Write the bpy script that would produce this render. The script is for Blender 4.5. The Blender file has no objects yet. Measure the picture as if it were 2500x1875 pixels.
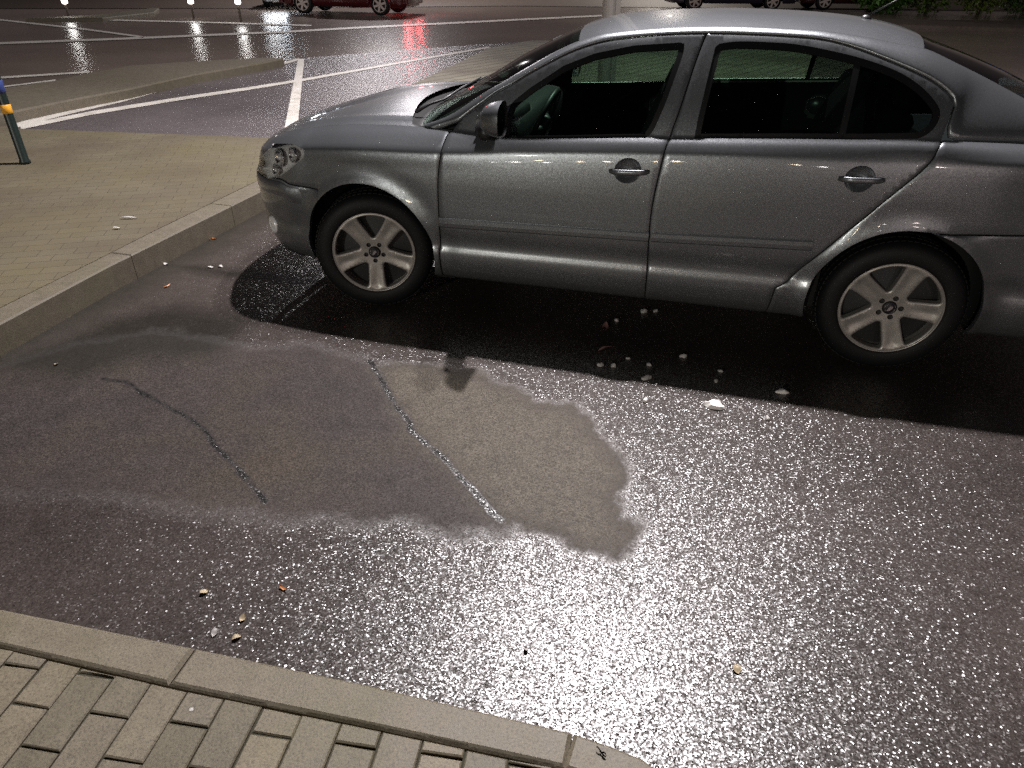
import bpy, bmesh, math, random
import numpy as np
from mathutils import Vector, Matrix
from mathutils.geometry import delaunay_2d_cdt
random.seed(7); RNG = np.random.default_rng(11)
sc = bpy.context.scene
COL = sc.collection
R = math.radians

# ---------------------------------------------------------------- camera calibration
F, PITCH, ROLL, CAMH = 1711.99, 0.552443, 0.009121, 1.70822
YAW, TX, TY = -0.252659, -0.751543, 3.594149
PW, PH = 2500., 1875.
def cam_axes():
    fw = np.array([0, math.cos(PITCH), -math.sin(PITCH)]); r = np.array([1., 0, 0]); u = np.cross(r, fw)
    c, s = math.cos(ROLL), math.sin(ROLL)
    return fw, c*r+s*u, -s*r+c*u
FW, RT, UP = cam_axes(); CP = np.array([0, 0, CAMH])
def proj(P):
    d = np.asarray(P, float)-CP; z = d@FW
    return np.stack([PW/2+F*(d@RT)/z, PH/2-F*(d@UP)/z], -1)
def ray(px): return FW+RT*(px[0]-PW/2)/F-UP*(px[1]-PH/2)/F
def back(px, z=0.):
    d = ray(px); Q = CP+d*(z-CP[2])/d[2]; return (float(Q[0]), float(Q[1]), float(z))
cd = bpy.data.cameras.new('camera'); cam = bpy.data.objects.new('camera', cd); COL.objects.link(cam)
cd.sensor_width = 36; cd.lens = 36*F/PW; cd.clip_start = .05; cd.clip_end = 800
cam.matrix_world = Matrix(((RT[0], UP[0], -FW[0], 0), (RT[1], UP[1], -FW[1], 0), (RT[2], UP[2], -FW[2], CAMH), (0, 0, 0, 1)))
sc.camera = cam

# ---------------------------------------------------------------- helpers
def pchip(xs, ys):
    xs = np.array(xs, float); ys = np.array(ys, float)
    h = np.diff(xs); d = np.diff(ys)/h; m = np.zeros(len(xs))
    for i in range(1, len(xs)-1):
        if d[i-1]*d[i] > 0:
            w1 = 2*h[i]+h[i-1]; w2 = h[i]+2*h[i-1]; m[i] = (w1+w2)/(w1/d[i-1]+w2/d[i])
    m[0] = d[0]; m[-1] = d[-1]
    def f(x):
        x = np.clip(np.asarray(x, float), xs[0], xs[-1]); i = np.clip(np.searchsorted(xs, x, side='right')-1, 0, len(xs)-2)
        t = (x-xs[i])/h[i]; t2 = t*t; t3 = t2*t
        return (2*t3-3*t2+1)*ys[i]+(t3-2*t2+t)*h[i]*m[i]+(-2*t3+3*t2)*ys[i+1]+(t3-t2)*h[i]*m[i+1]
    return f
def tag(o, label=None, cat=None, group=None, kind=None):
    if label: o['label'] = label
    if cat: o['category'] = cat
    if group: o['group'] = group
    if kind: o['kind'] = kind
    return o
def empty(name, loc, rz=0, label=None, cat=None, group=None):
    o = bpy.data.objects.new(name, None); COL.objects.link(o); o.location = loc; o.rotation_euler = (0, 0, rz)
    o.empty_display_size = .1
    return tag(o, label, cat, group)
def mesh(name, verts, faces, mat, parent=None, smooth=False, loc=None):
    me = bpy.data.meshes.new(name); me.from_pydata([tuple(map(float, v)) for v in verts], [], [tuple(map(int, f)) for f in faces]); me.update()
    if mat: me.materials.append(mat)
    if smooth: me.polygons.foreach_set('use_smooth', [True]*len(me.polygons))
    o = bpy.data.objects.new(name, me); COL.objects.link(o)
    if parent: o.parent = parent
    if loc: o.location = loc
    return o
class MB:
    def __init__(s): s.v = []; s.f = []
    def add(s, vs, fs):
        b = len(s.v); s.v += [tuple(map(float, v)) for v in vs]; s.f += [tuple(int(i)+b for i in f) for f in fs]; return s
    def box(s, c, d, M=None, taper=1.):
        x, y, z = d[0]/2, d[1]/2, d[2]/2; t = taper
        vs = [(-x, -y, -z), (x, -y, -z), (x, y, -z), (-x, y, -z), (-x*t, -y*t, z), (x*t, -y*t, z), (x*t, y*t, z), (-x*t, y*t, z)]
        if M is not None: vs = [tuple(M @ Vector(v)) for v in vs]
        vs = [(v[0]+c[0], v[1]+c[1], v[2]+c[2]) for v in vs]
        return s.add(vs, [(0, 3, 2, 1), (4, 5, 6, 7), (0, 1, 5, 4), (1, 2, 6, 5), (2, 3, 7, 6), (3, 0, 4, 7)])
    def tube(s, pts, rad, n=10, cap=True):
        pts = [Vector(p) for p in pts]; rads = rad if hasattr(rad, '__len__') else [rad]*len(pts)
        vs = []; fs = []
        for i, p in enumerate(pts):
            t = (pts[min(i+1, len(pts)-1)]-pts[max(i-1, 0)]).normalized()
            a = Vector((0, 0, 1)) if abs(t.z) < .9 else Vector((1, 0, 0))
            u = t.cross(a).normalized(); w = t.cross(u)
            for k in range(n):
                q = 2*math.pi*k/n; vs.append(p+(u*math.cos(q)+w*math.sin(q))*rads[i])
        for i in range(len(pts)-1):
            for k in range(n): fs.append((i*n+k, i*n+(k+1) % n, (i+1)*n+(k+1) % n, (i+1)*n+k))
        if cap: fs += [tuple(range(n-1, -1, -1)), tuple(range((len(pts)-1)*n, len(pts)*n))]
        return s.add(vs, fs)
    def lathe(s, prof, n=64, axis='y', close=False):
        vs = []; fs = []; m = len(prof)
        for k in range(n):
            a = 2*math.pi*k/n; c, q = math.cos(a), math.sin(a)
            for r, h in prof:
                vs.append((r*c, h, r*q) if axis == 'y' else (r*c, r*q, h))
        for k in range(n):
            for i in range(m-1 if not close else m):
                j = (i+1) % m; a = k*m; b = ((k+1) % n)*m; fs.append((a+i, a+j, b+j, b+i))
        return s.add(vs, fs)
    def grid(s, P):
        P = np.asarray(P); a, b, _ = P.shape
        return s.add(P.reshape(-1, 3), [(i*b+j, (i+1)*b+j, (i+1)*b+j+1, i*b+j+1) for i in range(a-1) for j in range(b-1)])
    def prism(s, poly, z0, z1, bev=0.):
        n = len(poly); P = np.array([(p[0], p[1]) for p in poly], float)
        if area2(P) < 0: P = P[::-1]
        vs = [(x, y, z0) for x, y in P]+[(x, y, z1-bev) for x, y in P]
        fs = [(i, (i+1) % n, n+(i+1) % n, n+i) for i in range(n)]
        if bev > 0:
            c = inset(P, bev); vs += [(x, y, z1) for x, y in c]
            fs += [(n+i, n+(i+1) % n, 2*n+(i+1) % n, 2*n+i) for i in range(n)]; fs.append(tuple(range(2*n, 3*n)))
        else: fs.append(tuple(range(n, 2*n)))
        return s.add(vs, fs)
    def build(s, name, mat, parent=None, smooth=False, loc=None): return mesh(name, s.v, s.f, mat, parent, smooth, loc)
def area2(P): return float(np.sum(P[:, 0]*np.roll(P[:, 1], -1)-np.roll(P[:, 0], -1)*P[:, 1]))/2
def inset(P, d):
    P = np.asarray(P, float); 
    if area2(P) < 0: return inset(P[::-1], d)[::-1]
    out = []
    n = len(P)
    for i in range(n):
        a, b, c = P[i-1], P[i], P[(i+1) % n]
        e1 = (b-a)/(np.linalg.norm(b-a)+1e-12); e2 = (c-b)/(np.linalg.norm(c-b)+1e-12)
        n1 = np.array([-e1[1], e1[0]]); n2 = np.array([-e2[1], e2[0]])
        m = n1+n2; L = np.linalg.norm(m)
        m = n1 if L < 1e-6 else m/L; k = max(.35, m@n1)
        out.append(b+m*d/k)
    return np.array(out)
def inpoly(pts, poly):
    pts = np.asarray(pts, float); P = np.asarray(poly, float); x, y = pts[:, 0], pts[:, 1]; c = np.zeros(len(pts), bool)
    for i in range(len(P)):
        x1, y1 = P[i-1]; x2, y2 = P[i]
        if y1 == y2: continue
        m = ((y1 > y) != (y2 > y)) & (x < (x2-x1)*(y-y1)/(y2-y1)+x1); c ^= m
    return c
def dline(pts, L, closed=False):
    pts = np.asarray(pts, float); L = np.asarray(L, float); d = np.full(len(pts), 1e9)
    for i in range(len(L) if closed else len(L)-1):
        a = L[i]; b = L[(i+1) % len(L)]; e = b-a; t = np.clip(((pts-a)@e)/(e@e+1e-12), 0, 1)
        d = np.minimum(d, np.linalg.norm(pts-a-t[:, None]*e, axis=1))
    return d
def resample(L, step, closed=False):
    L = np.asarray(L, float)
    if closed: L = np.vstack([L, L[:1]])
    seg = np.linalg.norm(np.diff(L, axis=0), axis=1); s = np.concatenate([[0], np.cumsum(seg)])
    n = max(2, int(round(s[-1]/step))+1); t = np.linspace(0, s[-1], n)
    o = np.stack([np.interp(t, s, L[:, k]) for k in range(L.shape[1])], -1)
    return o[:-1] if closed else o
def smooth_curve(L, step=.01, closed=False, r=2):
    L = np.asarray(L, float); n = len(L); out = []
    rng = range(n if closed else n-1)
    for i in rng:
        p0 = L[(i-1) % n] if closed or i > 0 else L[0]; p1 = L[i]; p2 = L[(i+1) % n]; p3 = L[(i+2) % n] if closed or i+2 < n else L[-1]
        for t in np.linspace(0, 1, 8, endpoint=False):
            out.append(.5*((2*p1)+(-p0+p2)*t+(2*p0-5*p1+4*p2-p3)*t*t+(-p0+3*p1-3*p2+p3)*t**3))
    if not closed: out.append(L[-1])
    return resample(np.array(out), step, closed)

# ---------------------------------------------------------------- materials
class NT:
    def __init__(s, name):
        s.m = bpy.data.materials.new(name); s.m.use_nodes = True; s.t = s.m.node_tree; s.t.nodes.clear()
        s.out = s.n('ShaderNodeOutputMaterial'); s.b = s.n('ShaderNodeBsdfPrincipled'); s.l(s.b.outputs[0], s.out.inputs[0])
    def n(s, t, **k):
        x = s.t.nodes.new(t)
        for a, v in k.items(): setattr(x, a, v)
        return x
    def l(s, a, b): s.t.links.new(a, b)
    def set(s, **k):
        for a, v in k.items():
            i = s.b.inputs[a.replace('_', ' ')]
            if hasattr(v, 'links') or isinstance(v, bpy.types.NodeSocket): s.l(v, i)
            elif hasattr(v, '__len__') and len(v) == 3 and i.type == 'RGBA': i.default_value = (*v, 1)
            else: i.default_value = v
        return s
    def coord(s, kind='Object'):
        return s.n('ShaderNodeTexCoord').outputs[kind]
    def pos(s): return s.n('ShaderNodeNewGeometry').outputs['Position']
    def noise(s, vec, scale, detail=3, rough=.5, out='Fac'):
        x = s.n('ShaderNodeTexNoise'); s.l(vec, x.inputs['Vector']); x.inputs['Scale'].default_value = scale; x.inputs['Detail'].default_value = detail; x.inputs['Roughness'].default_value = rough
        return x.outputs[out]
    def vor(s, vec, scale, feat='F1', out='Distance', rnd=1.):
        x = s.n('ShaderNodeTexVoronoi', feature=feat); s.l(vec, x.inputs['Vector']); x.inputs['Scale'].default_value = scale; x.inputs['Randomness'].default_value = rnd
        return x.outputs[out]
    def ramp(s, fac, stops, interp='LINEAR'):
        x = s.n('ShaderNodeValToRGB'); x.color_ramp.interpolation = interp; e = x.color_ramp.elements
        while len(e) > 1: e.remove(e[0])
        for i, (p, c) in enumerate(stops):
            c = (c, c, c) if not hasattr(c, '__len__') else c
            k = e[0] if i == 0 else e.new(p); k.position = p; k.color = (*c, 1)
        s.l(fac, x.inputs[0]); return x.outputs[0]
    def math(s, op, a, b=None, c=None, clamp=False):
        x = s.n('ShaderNodeMath', operation=op, use_clamp=clamp)
        for i, v in enumerate((a, b, c)):
            if v is None: continue
            if isinstance(v, (int, float)): x.inputs[i].default_value = v
            else: s.l(v, x.inputs[i])
        return x.outputs[0]
    def mix(s, f, a, b, mode='MIX'):
        x = s.n('ShaderNodeMix', data_type='RGBA', blend_type=mode)
        for i, v in ((0, f), (6, a), (7, b)):
            if isinstance(v, (int, float)): x.inputs[i].default_value = v if i == 0 else (v, v, v, 1)
            elif hasattr(v, '__len__') and not isinstance(v, bpy.types.NodeSocket): x.inputs[i].default_value = (*v, 1)
            else: s.l(v, x.inputs[i])
        return x.outputs[2]
    def mixf(s, f, a, b):
        x = s.n('ShaderNodeMix', data_type='FLOAT')
        for i, v in ((0, f), (2, a), (3, b)):
            if isinstance(v, (int, float)): x.inputs[i].default_value = v
            else: s.l(v, x.inputs[i])
        return x.outputs[0]
    def bump(s, h, dist=.002, strength=1., normal=None):
        x = s.n('ShaderNodeBump'); s.l(h, x.inputs['Height']); x.inputs['Distance'].default_value = dist
        if isinstance(strength, (int, float)): x.inputs['Strength'].default_value = strength
        else: s.l(strength, x.inputs['Strength'])
        if normal: s.l(normal, x.inputs['Normal'])
        return x.outputs[0]
    def attr(s, name):
        x = s.n('ShaderNodeAttribute', attribute_name=name); return x.outputs['Fac']
def simple(name, col, rough=.5, metal=0., coat=0., spec=.5, var=.0, scale=20, bump=0., bscale=200):
    t = NT(name); t.set(Roughness=rough, Metallic=metal, Coat_Weight=coat); t.b.inputs['Coat Roughness'].default_value = .05; t.b.inputs['Specular IOR Level'].default_value = spec
    if var > 0:
        n = t.noise(t.coord(), scale, 5, .65)
        t.set(Base_Color=t.mix(n, [c*(1-var) for c in col], [min(1, c*(1+var)) for c in col]))
    else: t.set(Base_Color=col)
    if bump > 0: t.set(Normal=t.bump(t.noise(t.coord(), bscale, 3), bump))
    return t.m
def emis(name, col, s):
    t = NT(name); t.set(Base_Color=(0, 0, 0), Emission_Color=col, Emission_Strength=s); return t.m

def mat_paint():
    t = NT('grey_metallic_paint'); co = t.coord()
    flake = t.noise(co, 900, 2)
    grime = t.noise(co, 3.5, 6, .65)
    z = t.n('ShaderNodeSeparateXYZ'); t.l(co, z.inputs[0])
    low = t.ramp(z.outputs[2], [(.2, 1.), (.55, .0)])
    dirt = t.math('MULTIPLY', low, grime, clamp=True)
    c = t.mix(t.math('MULTIPLY', flake, .6), (.155, .166, .178), (.25, .265, .28))
    c = t.mix(t.math('MULTIPLY', dirt, .55), c, (.10, .085, .07))
    t.set(Base_Color=c, Metallic=.75, Roughness=t.mixf(t.math('ADD', t.math('MULTIPLY', dirt, .6), t.math('MULTIPLY', grime, .15), clamp=True), .33, .5), Coat_Weight=.8)
    t.b.inputs['Coat Roughness'].default_value = .035
    fv = t.vor(co, 330, out='Color'); fo = t.n('ShaderNodeVectorMath', operation='SUBTRACT'); t.l(fv, fo.inputs[0]); fo.inputs[1].default_value = (.5, .5, .5)
    fsx = t.n('ShaderNodeVectorMath', operation='SCALE'); t.l(fo.outputs[0], fsx.inputs[0]); fsx.inputs['Scale'].default_value = .07
    fa = t.n('ShaderNodeVectorMath', operation='ADD'); t.l(t.n('ShaderNodeNewGeometry').outputs['Normal'], fa.inputs[0]); t.l(fsx.outputs[0], fa.inputs[1]); fn_ = t.n('ShaderNodeVectorMath', operation='NORMALIZE'); t.l(fa.outputs[0], fn_.inputs[0]); t.set(Normal=fn_.outputs[0])
    # droplets on the clear coat
    v = t.vor(co, 160); dr = t.ramp(v, [(0, 1.), (.16, .5), (.26, 0.)])
    gate = t.ramp(t.noise(co, 60, 2), [(.52, 0.), (.6, 1.)])
    d = t.math('MULTIPLY', dr, gate)
    bn = t.bump(d, .0012, .7); t.l(bn, t.b.inputs['Coat Normal'])
    t.l(t.mixf(low, .035, .35), t.b.inputs['Coat Roughness']); t.l(t.mixf(low, .8, .45), t.b.inputs['Coat Weight'])
    return t.m
def mat_glass(name='tinted_glass', tint=(.38, .50, .43), refl=1.45):
    m = bpy.data.materials.new(name); m.use_nodes = True; t = m.node_tree; t.nodes.clear()
    o = t.nodes.new('ShaderNodeOutputMaterial'); mx = t.nodes.new('ShaderNodeMixShader'); tr = t.nodes.new('ShaderNodeBsdfTransparent'); gl = t.nodes.new('ShaderNodeBsdfGlossy'); fr = t.nodes.new('ShaderNodeFresnel')
    tr.inputs[0].default_value = (*tint, 1); gl.inputs['Roughness'].default_value = .03; gl.inputs[0].default_value = (1, 1, 1, 1); fr.inputs[0].default_value = refl
    co = t.nodes.new('ShaderNodeTexCoord'); v = t.nodes.new('ShaderNodeTexVoronoi'); v.inputs['Scale'].default_value = 130; t.links.new(co.outputs['Object'], v.inputs['Vector'])
    r = t.nodes.new('ShaderNodeValToRGB'); r.color_ramp.elements[0].position = 0; r.color_ramp.elements[0].color = (1, 1, 1, 1); r.color_ramp.elements[1].position = .16; r.color_ramp.elements[1].color = (0, 0, 0, 1)
    t.links.new(v.outputs['Distance'], r.inputs[0]); b = t.nodes.new('ShaderNodeBump'); b.inputs['Distance'].default_value = .0008; b.inputs['Strength'].default_value = .6
    t.links.new(r.outputs[0], b.inputs['Height']); t.links.new(b.outputs[0], gl.inputs['Normal'])
    t.links.new(fr.outputs[0], mx.inputs[0]); t.links.new(tr.outputs[0], mx.inputs[1]); t.links.new(gl.outputs[0], mx.inputs[2]); t.links.new(mx.outputs[0], o.inputs[0])
    return m
M = {}
M['paint'] = mat_paint()
M['glass'] = mat_glass()
M['darkglass'] = mat_glass('privacy_glass', (.16, .2, .19))
M['lens'] = mat_glass('clear_lens', (.9, .9, .9), 1.5)
M['rubber'] = simple('wet_tyre_rubber', (.006, .006, .0065), .6, spec=.25, var=.3, scale=30)
M['black'] = simple('black_plastic', (.012, .012, .013), .42, var=.2)
M['gloss'] = simple('gloss_black_trim', (.008, .008, .009), .4, spec=.25)
M['matt'] = simple('dark_void', (.006, .006, .006), .9)
M['interior'] = simple('dark_upholstery', (.022, .022, .024), .8, var=.3, bump=.001)
M['dash'] = simple('dashboard_plastic', (.02, .022, .022), .45)
M['alloy'] = simple('dirty_alloy', (.34, .32, .295), .40, metal=.5, var=.45, scale=14)
M['alloydark'] = simple('dark_hub_metal', (.008, .0075, .007), .6)  # even near-black tone for brake discs, centre caps and wheel bolts
M['chrome'] = simple('chrome', (.75, .75, .77), .1, metal=1.)
M['reflector'] = simple('lamp_reflector', (.8, .8, .8), .3, metal=.1, coat=.5)
M['beltm'] = simple('satin_belt_trim', (.75, .75, .72), .35, metal=.2)
M['redlens'] = simple('red_lens', (.35, .01, .01), .12)
M['amber'] = simple('amber_lens', (.6, .2, .02), .2)

# ================================================================ THE SILVER CAR
# one map S(u, v): u runs from the middle of the nose round the corner along the side to the tail, v up the section
VK = np.array([0, .10, .17, .25, .39, .53, .67, .77, .82, .89])
U0, U1, UA, UB = -1.25, 4.25, -.35, 3.05
zk = [pchip([-1.25, -.6, -.2, 3.1, 4.25], a) for a in
      ([.24, .225, .20, .20, .25], [.265, .25, .235, .235, .29], [.34, .34, .345, .365, .38], [.42, .42, .405, .43, .44], [.52, .52, .52, .55, .56], [.63, .64, .655, .69, .70])]
zk.append(pchip([-1.25, -.9, -.6, -.3, .4, 1.2, 1.8, 2.7, 3.1, 4.25], [.70, .71, .735, .77, .79, .82, .845, .87, .87, .86]))
zk.append(pchip([-1.25, -.9, -.6, -.35, 0, .4, 1.2, 1.8, 2.3, 2.7, 3.05, 3.6, 4.25], [.755, .77, .805, .845, .871, .882, .927, .955, .967, .985, .995, 1.0, .99]))
zk.append(pchip([-1.25, -.9, -.6, -.35, -.15, .25, .7, 1.38, 2.24, 2.6, 3.05, 3.6, 4.25], [.79, .805, .845, .888, .912, .928, .935, .972, 1.012, 1.03, 1.03, 1.025, 1.01]))
z9 = pchip([-1.25, -.9, -.6, -.35, -.15, .25, .7, 1.38, 2.24, 2.6, 3.05, 3.6, 4.25], [.82, .83, .87, .915, .942, .962, .965, 1.0, 1.044, 1.06, 1.055, 1.04, 1.03]); zk.append(z9)
yk = [pchip([-.35, 0, .5, 2.2, 2.8, 3.05], [a*.96, a*.99, a, a, a*.985, a*.955]) for a in (.76, .840, .866, .857, .880, .8845, .881, .868)]
yk.append(pchip([-.35, .25, .6, .8, 2.4, 2.8, 3.05], [.77, .80, .83, .846, .846, .82, .78]))
y9 = pchip([-.35, 0, .25, .6, .8, 2.4, 2.8, 3.05], [.69, .71, .735, .795, .815, .815, .76, .71]); yk.append(y9)
xnk = [-.80, -.85, -.895, -.91, -.915, -.905, -.875, -.845, -.81, -.765]
xtk = [3.50, 3.56, 3.62, 3.645, 3.65, 3.645, 3.63, 3.61, 3.60, 3.57]
NS = 2.5
def key(k, u):
    u = np.asarray(u, float); z = zk[k](u); y = yk[k](np.clip(u, UA, UB)); x = u.copy()
    a = u < UA; ph = np.clip((u-U0)/(UA-U0), 0, 1)*math.pi/2
    Lf = UA-xnk[k]; xa = xnk[k]+Lf*(1-np.cos(ph)**(2/NS)); ya = y*np.sin(ph)**(2/NS)
    b = u > UB; pb = np.clip((U1-u)/(U1-UB), 0, 1)*math.pi/2
    Lr = xtk[k]-UB; xb = xtk[k]-Lr*(1-np.cos(pb)**(2/2.8)); yb = y*np.sin(pb)**(2/2.8)
    x = np.where(a, xa, np.where(b, xb, x)); y = np.where(a, ya, np.where(b, yb, y))
    return x, y, z
def gtum(z, zb): 
    s = (z-1.0)/.4; return -.14*s-.05*s*np.abs(s)
AR = [(-.02, .325, .372), (2.575, .325, .374)]
def S(u, v):
    u = np.atleast_1d(np.asarray(u, float)); v = np.atleast_1d(np.asarray(v, float))
    K = [key(k, u) for k in range(10)]
    X = np.array([k[0] for k in K]); Y = np.array([k[1] for k in K]); Z = np.array([k[2] for k in K])
    # Catmull-Rom over v
    vc = np.clip(v, 0, VK[-1]-1e-9); i = np.clip(np.searchsorted(VK, vc, side='right')-1, 0, 8)
    n = np.arange(len(u)); t = (vc-VK[i])/(VK[i+1]-VK[i])
    def slope(A, j):
        jm = np.clip(j-1, 0, 9); jp = np.clip(j+1, 0, 9)
        d1 = np.where(j > 0, (A[j, n]-A[jm, n])/np.maximum(VK[j]-VK[jm], 1e-9), 0); d2 = np.where(j < 9, (A[jp, n]-A[j, n])/np.maximum(VK[jp]-VK[j], 1e-9), 0)
        # harsher crease at key 7
        m = np.where(j == 0, d2, np.where(j == 9, d1, .5*(d1+d2)))
        return m
    out = []
    for A in (X, Y, Z):
        h = VK[i+1]-VK[i]; m0 = slope(A, i); m1 = slope(A, i+1)
        # crease: one-sided slopes at key 7 (belt line)
        c7a = (A[7, n]-A[6, n])/(VK[7]-VK[6]); c7b = (A[8, n]-A[7, n])/(VK[8]-VK[7])
        m0 = np.where(i == 7, .75*c7b+.25*c7a, m0); m1 = np.where(i == 6, .75*c7a+.25*c7b, m1)
        t2, t3 = t*t, t**3
        out.append((2*t3-3*t2+1)*A[i, n]+(t3-2*t2+t)*h*m0+(-2*t3+3*t2)*A[i+1, n]+(t3-t2)*h*m1)
    x, y, z = out
    up = v > VK[-1]
    zu = Z[9]+(v-VK[-1]); yu = Y[9]+gtum(zu, Z[9])-gtum(Z[9], Z[9])
    z = np.where(up, zu, z); y = np.where(up, yu, y)
    for cx, cz, rr in AR:   # flared arch lips
        r = np.hypot(x-cx, z-cz); m = (np.abs(x-cx) < .6) & (v < .8)
        y = y+np.where(m, .010*np.exp(-((r-rr-.002)/.03)**2)-.003*np.exp(-((r-rr-.075)/.04)**2), 0)
    return np.stack([x, -y, z], -1)
cY, sY = math.cos(YAW), math.sin(YAW)
def c2w(P):
    P = np.atleast_2d(P); y = P[:, 1]+.855
    return np.stack([TX+cY*P[:, 0]-sY*y, TY+sY*P[:, 0]+cY*y, P[:, 2]], -1)
_gu, _gv = np.meshgrid(np.linspace(-1.05, 3.9, 500), np.linspace(0, 1.38, 180), indexing='ij')
_gu = _gu.ravel(); _gv = _gv.ravel(); _G3 = S(_gu, _gv); _gp = proj(c2w(_G3))
def uvpx(px):
    px = np.asarray(px, float); i = int(np.argmin(((_gp-px)**2).sum(1))); q = np.array([_gu[i], _gv[i]])
    for _ in range(6):
        e = 1e-4; P = proj(c2w(S([q[0], q[0]+e, q[0]], [q[1], q[1], q[1]+e])))
        J = np.stack([(P[1]-P[0])/e, (P[2]-P[0])/e], 1)
        try: st = np.linalg.solve(J, px-P[0])
        except Exception: break
        q = q+np.clip(st, -.03, .03)
    return q
def uvxz(x, z):
    i = int(np.argmin((_G3[:, 0]-x)**2+(_G3[:, 2]-z)**2)); q = np.array([_gu[i], _gv[i]])
    for _ in range(6):
        e = 1e-4; P = S([q[0], q[0]+e, q[0]], [q[1], q[1], q[1]+e])[:, [0, 2]]
        J = np.stack([(P[1]-P[0])/e, (P[2]-P[0])/e], 1)
        try: st = np.linalg.solve(J, np.array([x, z])-P[0])
        except Exception: break
        q = q+np.clip(st, -.03, .03)
    return q
def traced(L): return np.array([uvpx(p) for p in L])
# ---- outlines on the side, (u, v)
gapF = traced([(1074, 631), (1072, 548), (1069, 482), (1069, 432), (1075, 379), (1083, 350), (1097, 323), (1120, 296), (1150, 270), (1180, 248), (1215, 222)])
drip = traced([(1250, 204), (1295, 176), (1390, 127), (1469, 101), (1548, 89), (1640, 82), (1725, 80), (1800, 81), (1927, 87), (2022, 97), (2116, 125), (2243, 178), (2300, 212), (2333, 251)])
gapR = traced([(2314, 305), (2295, 355), (2271, 397), (2211, 451), (2130, 517), (2048, 582), (1967, 647), (1918, 690), (1893, 704)])
gapB = traced([(1725, 81), (1697, 155), (1659, 269), (1637, 332), (1614, 405), (1593, 500), (1584, 579), (1579, 677)])
gapBump = traced([(664, 433), (686, 437), (703, 449), (742, 457), (775, 463)])
gapRB = traced([(2330, 574), (2400, 575), (2498, 576)])
sillv = .055
def _sm(L, st=.012): return smooth_curve(L, st)
topline = _sm(np.vstack([gapF[7:], drip, gapR[:1]]))
frontgap = _sm(gapF)
reargap = _sm(np.vstack([drip[-1:], gapR]))
bgap = _sm(gapB)
bgap[-1, 1] = sillv; bgap = np.vstack([bgap[:-1], [bgap[-2, 0], sillv]])
wholedoor = np.vstack([[frontgap[0, 0], sillv], _sm(np.vstack([gapF, drip, gapR])), [gapR[-1, 0]-.02, sillv]])
dF = traced([(1233, 336), (1231, 316), (1240, 275), (1250, 250), (1295, 214), (1377, 160), (1453, 130), (1548, 111), (1671, 103), (1670, 125), (1659, 158), (1627, 247), (1599, 312), (1580, 337)])
dR = traced([(1695, 338), (1704, 290), (1722, 215), (1748, 108), (1800, 101), (1880, 103), (1958, 110), (2085, 137), (2180, 169), (2243, 206), (2285, 250), (2296, 280), (2277, 318), (2243, 339), (2100, 341), (1900, 339)])
dloF = resample(dF, .02, True); dloR = resample(np.vstack([dR[:4], smooth_curve(dR[3:14], .02)[1:], dR[14:]]), .02, True)
divl = traced([(2097, 140), (2053, 341)])
def circ_uv(cx, cz, r, n=96, a0=0, a1=2*math.pi):
    return np.array([uvxz(cx+r*math.cos(a), cz+r*math.sin(a)) for a in np.linspace(a0, a1, n)])
def arch_poly(cx, cz, r):
    A = circ_uv(cx, cz, r, 70, -.38, math.pi+.38)
    A[:, 1] = np.maximum(A[:, 1], 0); A = A[A[:, 1] > .03]
    return np.vstack([[A[0, 0]-.02, -.03], A, [A[-1, 0]+.02, -.03]])
archF, archR = arch_poly(*AR[0]), arch_poly(*AR[1])
lamp_px = [(655, 366), (664, 351), (693, 350), (719, 353), (742, 366), (741, 386), (716, 406), (693, 424), (673, 432), (652, 426), (643, 411), (650, 386)]
lampo = smooth_curve(traced(lamp_px), .012, True)
def ell_uv(px, a, b):
    c = uvpx(px); return np.array([[c[0]+a*math.cos(t), c[1]+b*math.sin(t)] for t in np.linspace(0, 2*math.pi, 28, endpoint=False)]), c
cupF, cF = ell_uv((1532, 417), .062, .052); cupR, cR = ell_uv((2099, 436), .062, .052)
bumpF = np.vstack([_sm(gapBump, .02), archF[::-1][:0], [[-.31, .30], [-.31, -.05], [U0-.05, -.05], [U0-.05, .60], [-1.05, .615], gapBump[0]]])
bumpR = np.vstack([[gapRB[0, 0]-.12, gapRB[0, 1]], _sm(gapRB, .03), [3.6, gapRB[-1, 1]+.01], [U1+.05, gapRB[-1, 1]+.01], [U1+.05, -.05], [2.8, -.05], [2.8, .3]])
grille = np.array([[U0-.05, .47], [-1.03, .47], [-1.02, .60], [-1.02, .70], [U0-.05, .70]])
intake = np.array([[U0-.05, .14], [-1.02, .14], [-1.0, .22], [-1.03, .36], [U0-.05, .36]])
tailo = np.array([[3.55, .56], [3.98, .56], [3.98, .80], [3.62, .82], [3.5, .74]])
g = .0028
lines = []   # panel gap centre lines
lines = [frontgap, np.vstack([[frontgap[0, 0], sillv], frontgap[0]]), reargap, bgap, np.array([[frontgap[0, 0], sillv], [gapR[-1, 0]-.02, sillv], gapR[-1]]), topline, resample(gapBump, .02), resample(np.vstack([[gapRB[0, 0]-.12, gapRB[0, 1]], gapRB, [U1, gapRB[-1, 1]+.01]]), .03)]
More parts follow.
